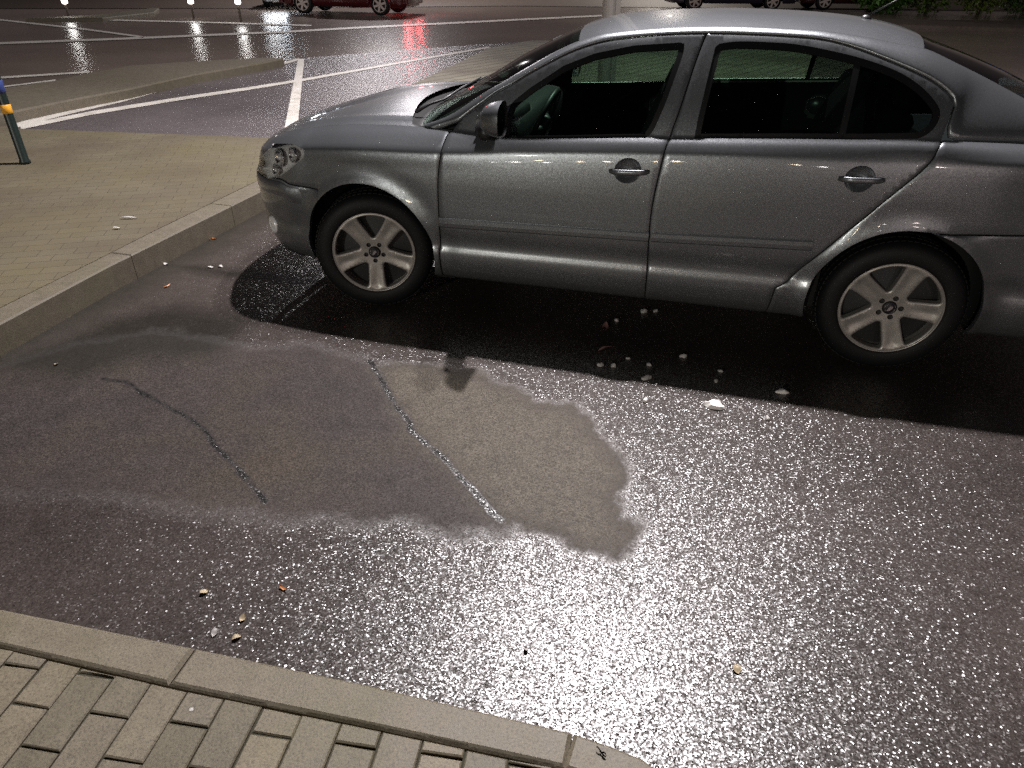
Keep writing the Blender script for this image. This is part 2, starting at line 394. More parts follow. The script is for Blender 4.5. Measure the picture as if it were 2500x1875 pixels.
# ---- constrained triangulation of the whole side
cv = []; ce = []
def addloop(P, closed=True):
    b = len(cv); cv.extend([tuple(p) for p in P]); n = len(P)
    ce.extend([(b+i, b+(i+1) % n) for i in range(n if closed else n-1)])
def offs(L, d):
    L = np.asarray(L, float); t = np.gradient(L, axis=0); t /= (np.linalg.norm(t, axis=1)[:, None]+1e-12)
    return L+np.stack([-t[:, 1], t[:, 0]], 1)*d
for L in lines:
    L = resample(L, .014)
    for d in (-g-.007, -g, g, g+.007): addloop(offs(L, d), False)
cups = [cupF, cupR]
loops = [archF, archR, inset(archF, -.018), inset(archR, -.018), dloF, dloR, inset(dloF, .024), inset(dloR, .024), lampo, inset(lampo, -.006), cupF, cupR, bumpF, bumpR, grille, intake, tailo]
divc = resample(divl, .015)
for d in (-.013, .013): addloop(offs(divc, d), False)
for L in loops: addloop(resample(L, .02, True) if L is not cupF else L)
uu = np.arange(U0, U1+.001, .025); vv = np.concatenate([np.arange(0, .60, .025), np.arange(.60, .92, .0125), np.arange(.925, 1.36, .025)])
addloop([(u, 0) for u in uu], False); addloop([(u, VK[-1]) for u in uu], False)
addloop([(U0, v) for v in vv if v <= .89], False); addloop([(U1, v) for v in vv if v <= .89], False)
G = np.array([(u+.0031*(j % 2), v) for u in uu for j, v in enumerate(vv)])
keep = np.ones(len(G), bool)
topv = np.interp(G[:, 0], *(lambda A: (A[:, 0], A[:, 1]))(topline[np.argsort(topline[:, 0])]))
keep &= (G[:, 1] <= .89) | ((G[:, 0] > .3) & (G[:, 0] < 2.75) & (G[:, 1] < topv+.03))
for L in lines: keep &= dline(G, L) > .015
keep &= dline(G, divc) > .018
for L in loops: keep &= dline(G, L, True) > .005
G = G[keep]
for c, cc in ((cupF, cF), (cupR, cR)):
    ex = [(cc[0]+.062*r*math.cos(t), cc[1]+.052*r*math.sin(t)) for r in (.3, .6, .82) for t in np.linspace(0, 6.283, 18, endpoint=False)]
    G = np.vstack([G, ex])
cv += [tuple(p) for p in G]
res = delaunay_2d_cdt([Vector(p) for p in cv], ce, [], 0, 1e-5)
UVs = np.array([(p.x, p.y) for p in res[0]]); T = np.array([tuple(f) for f in res[2] if len(f) == 3])
ct = UVs[T].mean(1)
a_ = UVs[T[:, 1]]-UVs[T[:, 0]]; b_ = UVs[T[:, 2]]-UVs[T[:, 0]]; ar = a_[:, 0]*b_[:, 1]-a_[:, 1]*b_[:, 0]
T[ar < 0] = T[ar < 0][:, ::-1]
ins = lambda P: inpoly(ct, P)
gapm = np.zeros(len(T), bool)
for L in lines: gapm |= dline(ct, L) < g*.98
dm = ins(wholedoor)
fpoly = np.vstack([[frontgap[0, 0]-.3, -.2], [frontgap[0, 0]-.3, 1.6], [bgap[0, 0], 1.6], bgap, [bgap[-1, 0], -.2]])
low = (ct[:, 1] < .89) & (ct[:, 1] > 0) & (ct[:, 0] > U0) & (ct[:, 0] < U1)
nofar = ~(ins(archF) | ins(archR))
lipm = (ins(inset(archF, -.018)) | ins(inset(archR, -.018))) & nofar
gl = ins(inset(dloF, .024)) | ins(inset(dloR, .024)); dlo = ins(dloF) | ins(dloR)
div = dm & (dline(ct, divl) < .0128)
cup = ins(cupF) | ins(cupR); lm = ins(lampo); fdoor = ins(fpoly)
reg = {}
doors = dm & ~gapm & nofar & ((ct[:, 1] > .89) | low)
reg['front_door'] = doors & fdoor & ~dlo & ~cup; reg['rear_door'] = doors & ~fdoor & ~dlo & ~cup
reg['sealF'] = doors & fdoor & dlo & ~gl; reg['sealR'] = doors & ~fdoor & dlo & (~gl | div)
reg['glassF'] = doors & fdoor & gl; reg['glassR'] = doors & ~fdoor & gl & ~div & (ct[:, 0] < np.interp(ct[:, 1], divl[::-1, 1], divl[::-1, 0]))
reg['glassQ'] = doors & ~fdoor & gl & ~div & ~reg['glassR']
reg['cupF'] = cup & fdoor; reg['cupR'] = cup & ~fdoor
rest = low & ~dm & ~gapm & nofar & ~lm
gr = ins(grille); it = ins(intake)
reg['grille'] = rest & gr; reg['intake'] = rest & it & ~gr
reg['bumper'] = rest & ins(bumpF) & ~gr & ~it; reg['rear_bumper'] = rest & ins(bumpR) & ~ins(bumpF)
reg['tail'] = rest & ins(tailo) & ~reg['rear_bumper']
reg['body'] = rest & ~reg['grille'] & ~reg['intake'] & ~reg['bumper'] & ~reg['rear_bumper'] & ~reg['tail']
reg['lamp'] = lm & low
P3 = S(UVs[:, 0], UVs[:, 1])
e = 2e-3
Su = S(UVs[:, 0]+e, UVs[:, 1])-S(UVs[:, 0]-e, UVs[:, 1]); Sv = S(UVs[:, 0], UVs[:, 1]+e)-S(UVs[:, 0], UVs[:, 1]-e)
N3 = np.cross(Su, Sv); ln = np.linalg.norm(N3, axis=1); N3 = N3/np.maximum(ln, 1e-9)[:, None]
N3[N3[:, 1] > .2] *= -1
N3[(np.abs(UVs[:, 0]-U0) < .01)] = (-1, 0, 0); N3[(np.abs(UVs[:, 0]-U1) < .01)] = (1, 0, 0)
dg = np.full(len(UVs), 1e9)
for L in lines: dg = np.minimum(dg, dline(UVs, L))
P3r = P3-N3*(np.where(dg < g*1.3, .0030, 0))[:, None]
def submesh(sel, off=0., mirror=False, P=None, fn=None):
    t = T[sel]
    if len(t) == 0: return [], []
    ids, inv = np.unique(t, return_inverse=True); t = inv.reshape(-1, 3)
    V = (P3r if P is None else P)[ids]-N3[ids]*off
    if fn is not None: V = fn(V, ids)
    if mirror: V = V*np.array([1, -1, 1]); t = t[:, ::-1]
    return V, t
car = empty('parked_car', (0, 0, 0), YAW, 'silver grey five door family car parked across the wet bay', 'car')
_o = c2w(np.array([[0, 0, 0]]))[0]; car.location = (_o[0], _o[1], 0)
def regobj(name, key_, mat, parent, off=0., both=True, fn=None, sm=True, mirror_only=None):
    mb = MB()
    for mir in ((False, True) if both else (mirror_only,)):
        V, t = submesh(reg[key_], off, mir, fn=fn)
        if len(V): mb.add(V, t)
    return mb.build(name, mat, parent, sm)
def topz_profile(): pass
# roof centre line and edge curve
zc = pchip([.1, .2, .34, .476, .672, .805, .9, .98, 1.1, 1.25, 1.45, 1.73, 2.03, 2.27, 2.4, 2.5, 2.56, 2.81, 3.01, 3.16, 3.36], [.945, 1.0, 1.075, 1.152, 1.262, 1.325, 1.366, 1.395, 1.425, 1.445, 1.458, 1.469, 1.464, 1.45, 1.432, 1.41, 1.39, 1.31, 1.235, 1.17, 1.085])
R2 = np.array([(.262, .719, .968), (.359, .71, .995), (.437, .696, 1.03), (.551, .67, 1.097), (.662, .647, 1.159), (.806, .613, 1.247), (.9, .592, 1.300), (1.004, .577, 1.350), (1.12, .575, 1.388), (1.27, .560, 1.407), (1.58, .548, 1.429), (1.73, .546, 1.432), (2.0, .546, 1.427), (2.2, .550, 1.411), (2.35, .555, 1.394), (2.475, .562, 1.376), (2.615, .584, 1.325), (2.722, .601, 1.282), (2.888, .628, 1.21), (3.05, .650, 1.14), (3.20, .665, 1.075)])
r2y = pchip(R2[:, 0], R2[:, 1]); r2z = pchip(R2[:, 0], R2[:, 2])
def top(x, s):   # s in [-1, 1] across
    ye, ze = r2y(x), r2z(x); c = np.maximum(zc(x), ze+.002)
    k = 1-np.abs(s)**2.6
    return np.stack([x+0*s, s*ye, ze+(c-ze)*k], -1)
sg = np.linspace(-1, 1, 41)
def toppanel(name, xa, xb, n, mat, trim=0., lift=0.):
    rows = []
    for a in np.linspace(0, 1, n):
        x = xa(sg)*(1-a)+xb(sg)*a; P = top(x, sg*(1-trim)); P[:, 2] += lift; rows.append(P)
    return MB().grid(np.array(rows)).build(name, mat, car, True)
wsb = lambda s: .262-.05*(1-np.abs(s)**2.2)
hdr = lambda s: 1.012-.05*(1-s*s)
rrf = lambda s: 2.475+.055*(1-s*s)
rbs = lambda s: 3.16+.10*(1-s*s)
toppanel('windshield', wsb, lambda s: hdr(s)-.004, 30, M['glass'], .012, -.004)
roof = toppanel('roof', hdr, rrf, 60, M['paint'])
toppanel('rear_window', lambda s: rrf(s)+.006, rbs, 24, M['darkglass'], .012, -.004)
# black band round the glasses
for nm, xa, xb in (('windshield_seal', lambda s: hdr(s)-.045, lambda s: hdr(s)-.001), ('rear_window_seal', lambda s: rrf(s)+.002, lambda s: rrf(s)+.06)):
    toppanel(nm, xa, xb, 4, M['gloss'], 0, -.009)
# A pillar / roof rail / C pillar strips
dr3 = S(topline[:, 0], topline[:, 1])
tail9 = S(np.linspace(topline[-1, 0], 3.30, 20)[1:], np.full(19, .89))
low3 = S(gapF[6:9, 0], gapF[6:9, 1])
Dc = np.vstack([[[.36, -.745, .955]], dr3[dr3[:, 2] > .965], S([2.61], [.90]), S([2.62, 2.9, 3.1, 3.3], [.89]*4)])
# upper curve parameterised to lie opposite
xs = np.linspace(.262, 3.2, 130)
Rc = np.stack([xs, -r2y(xs), r2z(xs)], -1)
def arcl(L): s = np.concatenate([[0], np.cumsum(np.linalg.norm(np.diff(L, axis=0), axis=1))]); return s
def railstrip(mir):
    # match by x, monotone
    Dx = Dc.copy(); n = 170
    tD = arcl(Dx); tR = arcl(Rc)
    # anchors: fraction along each
    anch = [(0, 0)]
    for xa, xb in ((.73, .66), (1.0, .95), (1.27, 1.25), (1.9, 1.9), (2.24, 2.25), (2.5, 2.55)):
        iD = int(np.argmin(np.abs(Dx[:, 0]-xa)+(Dx[:, 2] < 1.15)*9)); iR = int(np.argmin(np.abs(Rc[:, 0]-xb))); anch.append((tD[iD], tR[iR]))
    anch.append((tD[-1], tR[-1])); anch = np.array(anch)
    q = np.linspace(0, len(anch)-1, n); f1 = np.interp(q, range(len(anch)), anch[:, 0]); f2 = np.interp(q, range(len(anch)), anch[:, 1])
    A = np.stack([np.interp(f1, tD, Dx[:, k]) for k in range(3)], -1); B = np.stack([np.interp(f2, tR, Rc[:, k]) for k in range(3)], -1)
    rows = []
    ax = np.gradient((A+B)/2, axis=0)
    nrm = np.cross(ax, B-A); nrm /= np.linalg.norm(nrm, axis=1)[:, None]+1e-9; nrm *= np.where(nrm[:, 1] > 0, -1, 1)[:, None]
    w = np.linalg.norm(B-A, axis=1)
    for s in np.linspace(0, 1, 13):
        b = np.minimum(.020, w*.17)*(4*s*(1-s))**.75
        rows.append(A*(1-s)+B*s+nrm*b[:, None])
    P = np.array(rows)
    # return lip into the door opening
    lip = A+np.array([0, .014, -.004]); P = np.concatenate([lip[None], P])
    if mir: P = P*np.array([1, -1, 1]); P = P[::-1]
    return P
body = MB()
for mir in (False, True):
    V, t = submesh(reg['body'], 0, mir); body.add(V, t); body.grid(railstrip(mir))
# trunk lid
def caplid(x0, x1, n, zf, p, mb, y_of, z_of, xf=lambda x, s: x):
    rows = []
    for x in np.linspace(x0, x1, n):
        y = y_of(x); z = z_of(x)
        P = np.stack([np.full(41, x), sg*y, z+(zf(x)-z)*(1-np.abs(sg)**p)], -1); rows.append(P)
    mb.grid(np.array(rows))
k9u = np.linspace(U0, U1, 600); k9 = np.array(key(9, k9u)).T
front = k9[k9u <= .5]; back9 = k9[k9u >= 3.0]
caplid(3.12, 3.569, 24, lambda x: 1.085-.10*max(0, (x-3.36)), 3., body, lambda x: np.interp(x, back9[:, 0], back9[:, 1]), lambda x: np.interp(x, back9[:, 0], back9[:, 2]))
bodyo = body.build('body', M['paint'], car, True)
# hood, one crowned sheet with a crease
zh = pchip([-.765, -.72, -.6, -.45, -.3, 0, .2, .35], [.82, .848, .885, .922, .951, .992, 1.005, 1.01])
hx_end = lambda s: .215-.155*(1-np.abs(s)**1.8)
rows = []
for a in np.linspace(0, 1, 44)**1.25:
    x = -.764+a*(hx_end(sg)+.764); y = np.interp(x, front[:, 0], front[:, 1])-.0; z = np.interp(x, front[:, 0], front[:, 2])
    sx = np.linspace(-1, 1, 41); c = zh(x); k = 1-np.abs(sx)**2.6
    crease = .010*np.exp(-((np.abs(sx)-.83)/.05)**2)*np.clip((x+.7)/.3, 0, 1)
    rows.append(np.stack([x, sx*(y-.002), z+(c-z)*k+crease], -1))
MB().grid(np.array(rows)).build('hood', M['paint'], car, True)
# cowl
rows = []
for a in np.linspace(0, 1, 6):
    x = (hx_end(sg)-.02)*(1-a)+(wsb(sg)+.03)*a; z = np.where(np.abs(sg) > .96, .935, .962-.022*np.sin(a*3.14))
    rows.append(np.stack([x, sg*.70, z+.012*(1-sg*sg)], -1))
MB().grid(np.array(rows)).build('cowl', M['black'], car, True)
for k, (ya, yb) in enumerate(((-.52, .05), (.05, .55))):
    mb = MB(); x0 = .20; zb = 1.0
    pts = [(.15, ya+.02, .985), (.19, ya+.12, 1.01)]+[tuple(top(np.array([.27+.02*i]), np.array([(ya+.14+i*.1)/.7]))[0]+np.array([0, 0, .012])) for i in range(5)]
    mb.tube(pts, [.009, .008, .006, .006, .005, .005, .004], 6); mb.build('wiper', M['black'], car, True)
# doors and the rest of the side, left and right
SEAT = {}
for mir in (False, True):
    sy = 1 if mir else -1
    for nm, sl, gk, cu, cc in (('front_door', 'sealF', ('glassF',), 'cupF', cF), ('rear_door', 'sealR', ('glassR', 'glassQ'), 'cupR', cR)):
        V, t = submesh(reg[nm], 0, mir); d = MB().add(V, t).build(nm, M['paint'], car, True)
        V, t = submesh(reg[sl], .004, mir); MB().add(V, t).build('window_seal', M['gloss'], d, True)
        for gk_ in gk:
            V, t = submesh(reg[gk_], .007, mir); MB().add(V, t).build('window', M['glass'] if gk_ != 'glassQ' else M['darkglass'], d, True)
        def cupfn(V, ids, cc=cc):
            r = np.hypot((UVs[ids, 0]-cc[0])/.062, (UVs[ids, 1]-cc[1])/.052); dd = .034*np.clip(1-r*r, 0, 1)**.7
            return V+np.stack([0*dd, dd, 0*dd], -1)
        V, t = submesh(reg[cu], 0, mir, fn=cupfn); MB().add(V, t).build('handle_recess', M['paint'], d, True)
        # handle bar
        hb = S(np.linspace(cc[0]-.085, cc[0]+.10, 15), np.full(15, cc[1]-.002)); q = np.linspace(-1, 1, 15)
        hb[:, 1] -= .026*(1-np.abs(q)**3.5)+.001
        P = []
        for i in range(15):
            w = .0135*(1-.35*abs(q[i])**4); dp = .009*(1-.3*abs(q[i])**4)
            P.append([(hb[i, 0], hb[i, 1]+dp*math.cos(a), hb[i, 2]+w*math.sin(a)) for a in np.linspace(0, 2*math.pi, 13)])
        P = np.array(P)
        if mir: P = P*np.array([1, -1, 1]); P = P[::-1]
        hm = MB().grid(P); hm.f += [tuple(range(12)), tuple(range(14*13+11, 14*13-1, -1))]; hm.build('handle', M['paint'], d, True)
        if mir:
            pl = (dF, dR)[nm == 'rear_door']; ua, ub = pl[:, 0].min()+.02, pl[:, 0].max()-.10; us = np.linspace(ua, ub, 20); vb_ = float(np.median(pl[pl[:, 1] < pl[:, 1].min()+.03][:, 1]))
            rows = []
            for dv, o_ in ((-.006, .0), (-.004, .030), (.014, .034), (.022, .020), (.024, -.012), (.0, -.016)):
                Q = S(us, np.full(20, vb_+dv)); Q[:, 1] -= o_; rows.append(Q*np.array([1, -1, 1]))
            MB().grid(np.array(rows)[::-1]).build('belt_moulding', M['beltm'], d, False)
        # rubbing strip
        u0, u1 = ((frontgap[0, 0]+.012, 1.447) if nm == 'front_door' else (1.462, 2.175))
        us = np.linspace(u0, u1, 40); vlo = np.array([uvxz(u_, np.interp(u_, [.4, 1.45, 2.17], [.507, .537, .568]))[1] for u_ in us]); vhi = np.array([uvxz(u_, np.interp(u_, [.4, 1.45, 2.17], [.558, .584, .615]))[1] for u_ in us])
        if nm == 'rear_door':
            lim = np.interp(vlo, gapR[::-1, 1], gapR[::-1, 0])-.012; 
            us_lo = np.minimum(us, lim); us_hi = np.minimum(us, np.interp(vhi, gapR[::-1, 1], gapR[::-1, 0])-.012)
        else: us_lo = us_hi = us
        rows = []
        for s_, o_ in ((0, 0), (.0, .007), (.12, .0105), (.5, .012), (.88, .0105), (1., .007), (1., 0)):
            uu_ = us_lo*(1-s_)+us_hi*s_; Q = S(uu_, vlo*(1-s_)+vhi*s_); Q[:, 1] -= o_-.001; rows.append(Q)
        P = np.array(rows)
        if mir: P = P*np.array([1, -1, 1]); P = P[::-1]
        MB().grid(P).build('side_moulding', M['paint'], d, False)
    # underlay (inner skins) - dark
    ul = (reg['body'] | reg['front_door'] | reg['rear_door'] | (gapm & nofar & ((low & ~lm) | (dm & ~dlo))) | reg['sealF'] | reg['sealR']) & ~lipm
    ul &= ~((dline(ct, [cF, cF+.001]) < .075) | (dline(ct, [cR, cR+.001]) < .075))
    ul &= ~((ct[:, 0] < -.2) & (ct[:, 1] > .55))
    V, t = submesh(ul, .013, mir, P=P3); MB().add(V, t).build('inner_panel', M['matt'], car, True)
    # arch lips and liners
    for cx, cz, rr in AR:
        an = np.linspace(-.35, math.pi+.35, 60); rows = []
        ring = np.array([uvxz(cx+rr*math.cos(a), max(.215, cz+rr*math.sin(a))) for a in an]); B = S(ring[:, 0], ring[:, 1])
        for dy, dr_ in ((0, 0), (.012, -.003), (.03, 0), (.035, .02), (.30, .03), (.34, .0), (.34, -.15)):
            Q = B.copy(); rad = np.stack([np.cos(an), np.sin(an)], -1); Q[:, 0] += rad[:, 0]*dr_; Q[:, 2] += rad[:, 1]*dr_; Q[:, 1] = Q[:, 1]+dy if dy < .2 else -.885+dy; rows.append(Q)
        P = np.array(rows)
        if mir: P = P*np.array([1, -1, 1]); P = P[::-1]
        MB().grid(P[:3]).build('arch_lip', M['paint'], bodyo, True); MB().grid(P[2:]).build('wheel_liner', M['matt'], bodyo, True)
    # headlamp: reflector bowl, bulbs, clear cover
    V, t = submesh(reg['lamp'], .0015, mir, P=P3); hl = MB().add(V, t).build('headlamp', M['lens'], car, True)
    V, t = submesh(reg['lamp'], .001, mir, P=P3-N3*(.034*np.clip(dline(UVs, lampo, True)/.022, 0, 1)**.6)[:, None]); MB().add(V, t).build('lamp_bowl', M['alloy' if 0 else 'reflector'], hl, True)
    for px, rr, dp in (((674, 385), .046, .030), ((668, 416), .034, .026), ((708, 379), .038, .028)):
        q = uvpx(px); c = S(*q)[0]; nn = np.array([-.55, -.8, .1]); nn = nn/np.linalg.norm(nn); c = c-nn*dp
        Mx = Vector(nn).to_track_quat('Y', 'Z').to_matrix()
        mb = MB(); mb.lathe([(0, -.012), (rr*.35, -.010), (rr*.7, 0), (rr*.92, .014), (rr, .018), (rr*1.04, .010)], 24)
        mb.v = [tuple((Mx @ Vector(v))+Vector(c)) for v in mb.v]
        if mir: mb.v = [(a, -b, c_) for a, b, c_ in mb.v]; mb.f = [f[::-1] for f in mb.f]
        mb.build('lamp_reflector', M['chrome'], hl, True)
        mb = MB(); mb.lathe([(0, .022), (rr*.25, .019), (rr*.36, .008), (rr*.38, -.012)], 20)
        mb.v = [tuple((Mx @ Vector(v))+Vector(c)) for v in mb.v]
        if mir: mb.v = [(a, -b, c_) for a, b, c_ in mb.v]; mb.f = [f[::-1] for f in mb.f]
        mb.build('lamp_bulb', M['reflector'], hl, True)
    V, t = submesh(reg['tail'], -.004, mir, P=P3); MB().add(V, t).build('tail_lamp', M['redlens'], car, True)
    # fog lamp in the bumper corner
    q = uvpx((668, 548)); c = S(*q)[0]; nn = np.array([-.62, -.78, -.05]); nn /= np.linalg.norm(nn); Mx = Vector(nn).to_track_quat('Y', 'Z').to_matrix()
    mb = MB(); mb.lathe([(0, .004), (.025, .003), (.036, -.002), (.04, .006), (.046, .004), (.05, -.012)], 26)
    mb.v = [tuple((Mx @ Vector(v))+Vector(c+nn*.004)) for v in mb.v]
    if mir: mb.v = [(a, -b, c_) for a, b, c_ in mb.v]; mb.f = [f[::-1] for f in mb.f]
    mb.build('fog_lamp', M['reflector'], car, True)
    # mirror
    rows = []
    for i, a in enumerate(np.linspace(0, 1, 12)):
        k = math.sin(a*math.pi/2)**.55; xx = .648+.104*(1-math.cos(a*math.pi/2))**.8 if i else .648
        cyy, czz = -.965-.012*a, 1.062+.006*a
        ry, rz = .088*k, .074*k
        rows.append([(xx, cyy+ry*np.sign(math.cos(t_))*abs(math.cos(t_))**.75-(.02 if math.sin(t_) < 0 else 0)*k*0, czz+rz*np.sign(math.sin(t_))*abs(math.sin(t_))**.75*(1.06 if math.cos(t_) > 0 else .98)) for t_ in np.linspace(0, 2*math.pi, 29)])
    P = np.array(rows)
    if mir: P = P*np.array([1, -1, 1])
    else: P = P[::-1]
    P1 = P if not mir else P
    mo = MB().grid(P1).build('mirror', M['paint'], car, True)
    rim = (P[-1] if mir else P[0])[:-1]; c = rim.mean(0); r2_ = c+(rim-c)*.93; r2_[:, 0] -= .008; r3 = c+(rim-c)*.90; r3[:, 0] -= .006
    mb = MB(); n = len(rim); mb.add(list(rim)+list(r2_), [(i, (i+1) % n, n+(i+1) % n, n+i) for i in range(n)]); mb.build('mirror_rim', M['black'], mo, True)
    mb = MB(); mb.add(list(r3), [tuple(range(n))]); mb.build('mirror_glass', M['chrome'], mo)
    mb = MB(); mb.tube([(.63, sy*.80, .985), (.635, sy*.86, .995), (.66, sy*.94, 1.005), (.69, sy*.985, 1.01)], [.048, .046, .046, .03], 14)
    mb.add([(.57, sy*.812, .968), (.74, sy*.812, .968), (.715, sy*.752, 1.115), (.57, sy*.79, 1.03), (.58, sy*.79, .968), (.74, sy*.79, .968), (.715, sy*.74, 1.115)], [(0, 1, 2, 3), (0, 4, 5, 1), (1, 5, 6, 2)])
    mb.build('mirror_foot', M['black'], mo, True)
# bumpers, grille
mb = MB(); [mb.add(*submesh(reg['bumper'], -.002, m)) for m in (False, True)]; fb = mb.build('front_bumper', M['paint'], car, True)
mb = MB(); [mb.add(*submesh(reg['intake'], .03, m)) for m in (False, True)]; mb.build('lower_intake', M['matt'], fb, True)
mb = MB(); [mb.add(*submesh(reg['grille'], .012, m)) for m in (False, True)]; gq = mb.build('grille', M['matt'], car, True)
mb = MB()
for y in np.linspace(-.30, .30, 19): mb.box((-.893+.25*abs(y)**2.2, y, .655), (.02, .010, .10))
mb.build('grille_slats', M['chrome'], gq)
# bumper side: a proud rubbing moulding and lower lip
for mir in (False, True):
    us = np.linspace(-1.24, -.345, 40); rows = []; o_s = np.argsort(gapBump[:, 0]); vt = np.interp(us, gapBump[o_s, 0], gapBump[o_s, 1])-.014
    for v_, o_ in ((-.095, 0), (-.09, .007), (-.05, .010), (-.006, .007), (0, 0)):
        Q = S(us, vt+v_); nn = np.stack([-np.clip((-.35-us)/.6, 0, 1), -np.ones(40)+np.clip((-.35-us)/.9, 0, .98), 0*us], -1); nn /= np.linalg.norm(nn, axis=1)[:, None]; rows.append(Q+nn*((o_+.0015)*np.clip((-.345-us)/.10, 0, 1)-.001)[:, None])
    P = np.array(rows)
    if mir: P = P*np.array([1, -1, 1]); P = P[::-1]
    MB().grid(P).build('bumper_moulding', M['paint'], fb, True)
    us = np.linspace(-1.24, -.45, 40); rows = []
    for v_, o_ in ((.03, .0), (.035, .014), (.06, .018), (.075, .004)):
        Q = S(us, np.full(40, v_)); nn = np.stack([-np.clip((-.35-us)/.6, 0, 1), -np.ones(40)+np.clip((-.35-us)/.9, 0, .98), 0*us], -1); nn /= np.linalg.norm(nn, axis=1)[:, None]; rows.append(Q+nn*o_)
    P = np.array(rows)
    if mir: P = P*np.array([1, -1, 1]); P = P[::-1]
    MB().grid(P).build('bumper_lip', M['gloss'], fb, True)
mb = MB(); [mb.add(*submesh(reg['rear_bumper'], -.002, m)) for m in (False, True)]; mb.build('rear_bumper', M['paint'], car, True)
# sill flange, floor pan plus unseen boxes added to stop light leaks
for s_ in (-1, 1): MB().tube([(x, s_*.775, .205) for x in np.linspace(.33, 2.22, 12)], .012, 6).build('sill_flange', M['black'], car, True)
mb = MB(); mb.box((1.28, 0, .25), (1.85, 1.5, .10)); mb.box((-.35, 0, .30), (.8, 1.05, .14)); mb.box((2.9, 0, .32), (1.2, 1.05, .14)); mb.box((-.16, 0, .50), (1.1, 1.04, .44)); mb.box((.38, 0, .50), (.10, 1.56, .62)); mb.box((-.13, 0, .765), (.95, 1.46, .06)); mb.box((-.54, 0, .52), (.34, 1.14, .5)); mb.box((2.75, 0, .55), (1.3, 1.04, .5)); mb.box((2.2, 0, .42), (.12, 1.52, .35)); mb.build('floor_pan_and_blockers', M['matt'], car)
# interior
def rbox(c, d, bev=.03, M_=None):
    bm = bmesh.new(); bmesh.ops.create_cube(bm, size=1.)
    for v in bm.verts: v.co = Vector((v.co.x*d[0], v.co.y*d[1], v.co.z*d[2]))
    bmesh.ops.bevel(bm, geom=bm.edges[:]+bm.verts[:], offset=bev, segments=3, affect='EDGES', profile=.6)
    V = [(M_ @ v.co if M_ else v.co)+Vector(c) for v in bm.verts]; Fs = [tuple(v.index for v in f.verts) for f in bm.faces]; bm.free(); return V, Fs
for y in (-.37, .37):
    st = MB(); st.add(*rbox((1.10, y, .56), (.50, .48, .16), .05)); se = st.build('seat', M['interior'], car, True)
    MB().add(*rbox((1.38, y, .86), (.15, .48, .60), .06, Matrix.Rotation(R(18), 3, 'Y'))).build('seat_back', M['interior'], se, True)
    MB().add(*rbox((1.50, y, 1.225), (.10, .26, .17), .04, Matrix.Rotation(R(12), 3, 'Y'))).build('headrest', M['interior'], se, True)
st = MB(); st.add(*rbox((2.0, 0, .56), (.50, 1.3, .18), .05)); se = st.build('rear_seat', M['interior'], car, True)
MB().add(*rbox((2.34, 0, .86), (.16, 1.3, .60), .06, Matrix.Rotation(R(22), 3, 'Y'))).build('seat_back', M['interior'], se, True)
for y in (-.42, 0, .42): MB().add(*rbox((2.46, y, 1.18), (.10, .25, .13), .04)).build('headrest', M['interior'], se, True)
mb = MB(); mb.add(*rbox((.50, 0, .87), (.46, 1.42, .22), .07)); mb.add(*rbox((.62, -.37, .975), (.16, .36, .08), .03)); mb.add(*rbox((.85, 0, .62), (.5, .2, .3), .04)); mb.build('dashboard', M['dash'], car, True)
mb = MB(); prof = [(.185+.015*math.cos(a), .015*math.sin(a)) for a in np.linspace(0, 2*math.pi, 10, endpoint=False)]
mb.lathe(prof, 36, 'z', close=True); mb.tube([(-.18, 0, 0), (-.05, 0, -.02), (0, 0, -.03), (.05, 0, -.02), (.18, 0, 0)], .018, 8); mb.tube([(0, 0, -.03), (0, -.17, 0)], .018, 8)
mb.add(*rbox((0, 0, -.02), (.16, .14, .05), .02))
Mq = Matrix.Rotation(R(90), 3, 'Z') @ Matrix.Rotation(R(0), 3, 'X')
Ms = Matrix.Rotation(R(-66), 3, 'Y') @ Mq
mb.v = [tuple((Ms @ Vector(v))+Vector((.80, -.37, .935))) for v in mb.v]; mb.build('steering_wheel', M['dash'], car, True)
MB().add(*rbox((.80, .0, 1.285), (.03, .24, .065), .01)).build('rearview_mirror', M['black'], car, True)
# parcel shelf, headlining and pillars' dark inside
rows = []
for x in np.linspace(1.06, 2.44, 24): P = top(np.full(41, x), sg*.97); P[:, 2] -= .03; rows.append(P)
MB().grid(np.array(rows)).build('headlining', M['interior'], car, True)
mb = MB(); mb.box((2.75, 0, .93), (.6, 1.3, .02)); mb.build('parcel_shelf', M['interior'], car)
# antenna
a0 = top(np.array([2.315]), np.array([.0]))[0]
mb = MB(); mb.lathe([(0, .014), (.012, .012), (.020, 0), (.022, -.008)], 14, 'z'); mb.v = [(v[0]*1.3+a0[0], v[1]+a0[1], v[2]+a0[2]+.002) for v in mb.v]; ab = mb.build('antenna', M['black'], car, True)
MB().tube([(a0[0], 0, a0[2]+.01), (a0[0]+.10, 0, a0[2]+.07), (a0[0]+.19, 0, a0[2]+.125)], [.0045, .0035, .0028], 8).build('antenna_rod', M['black'], ab, True)
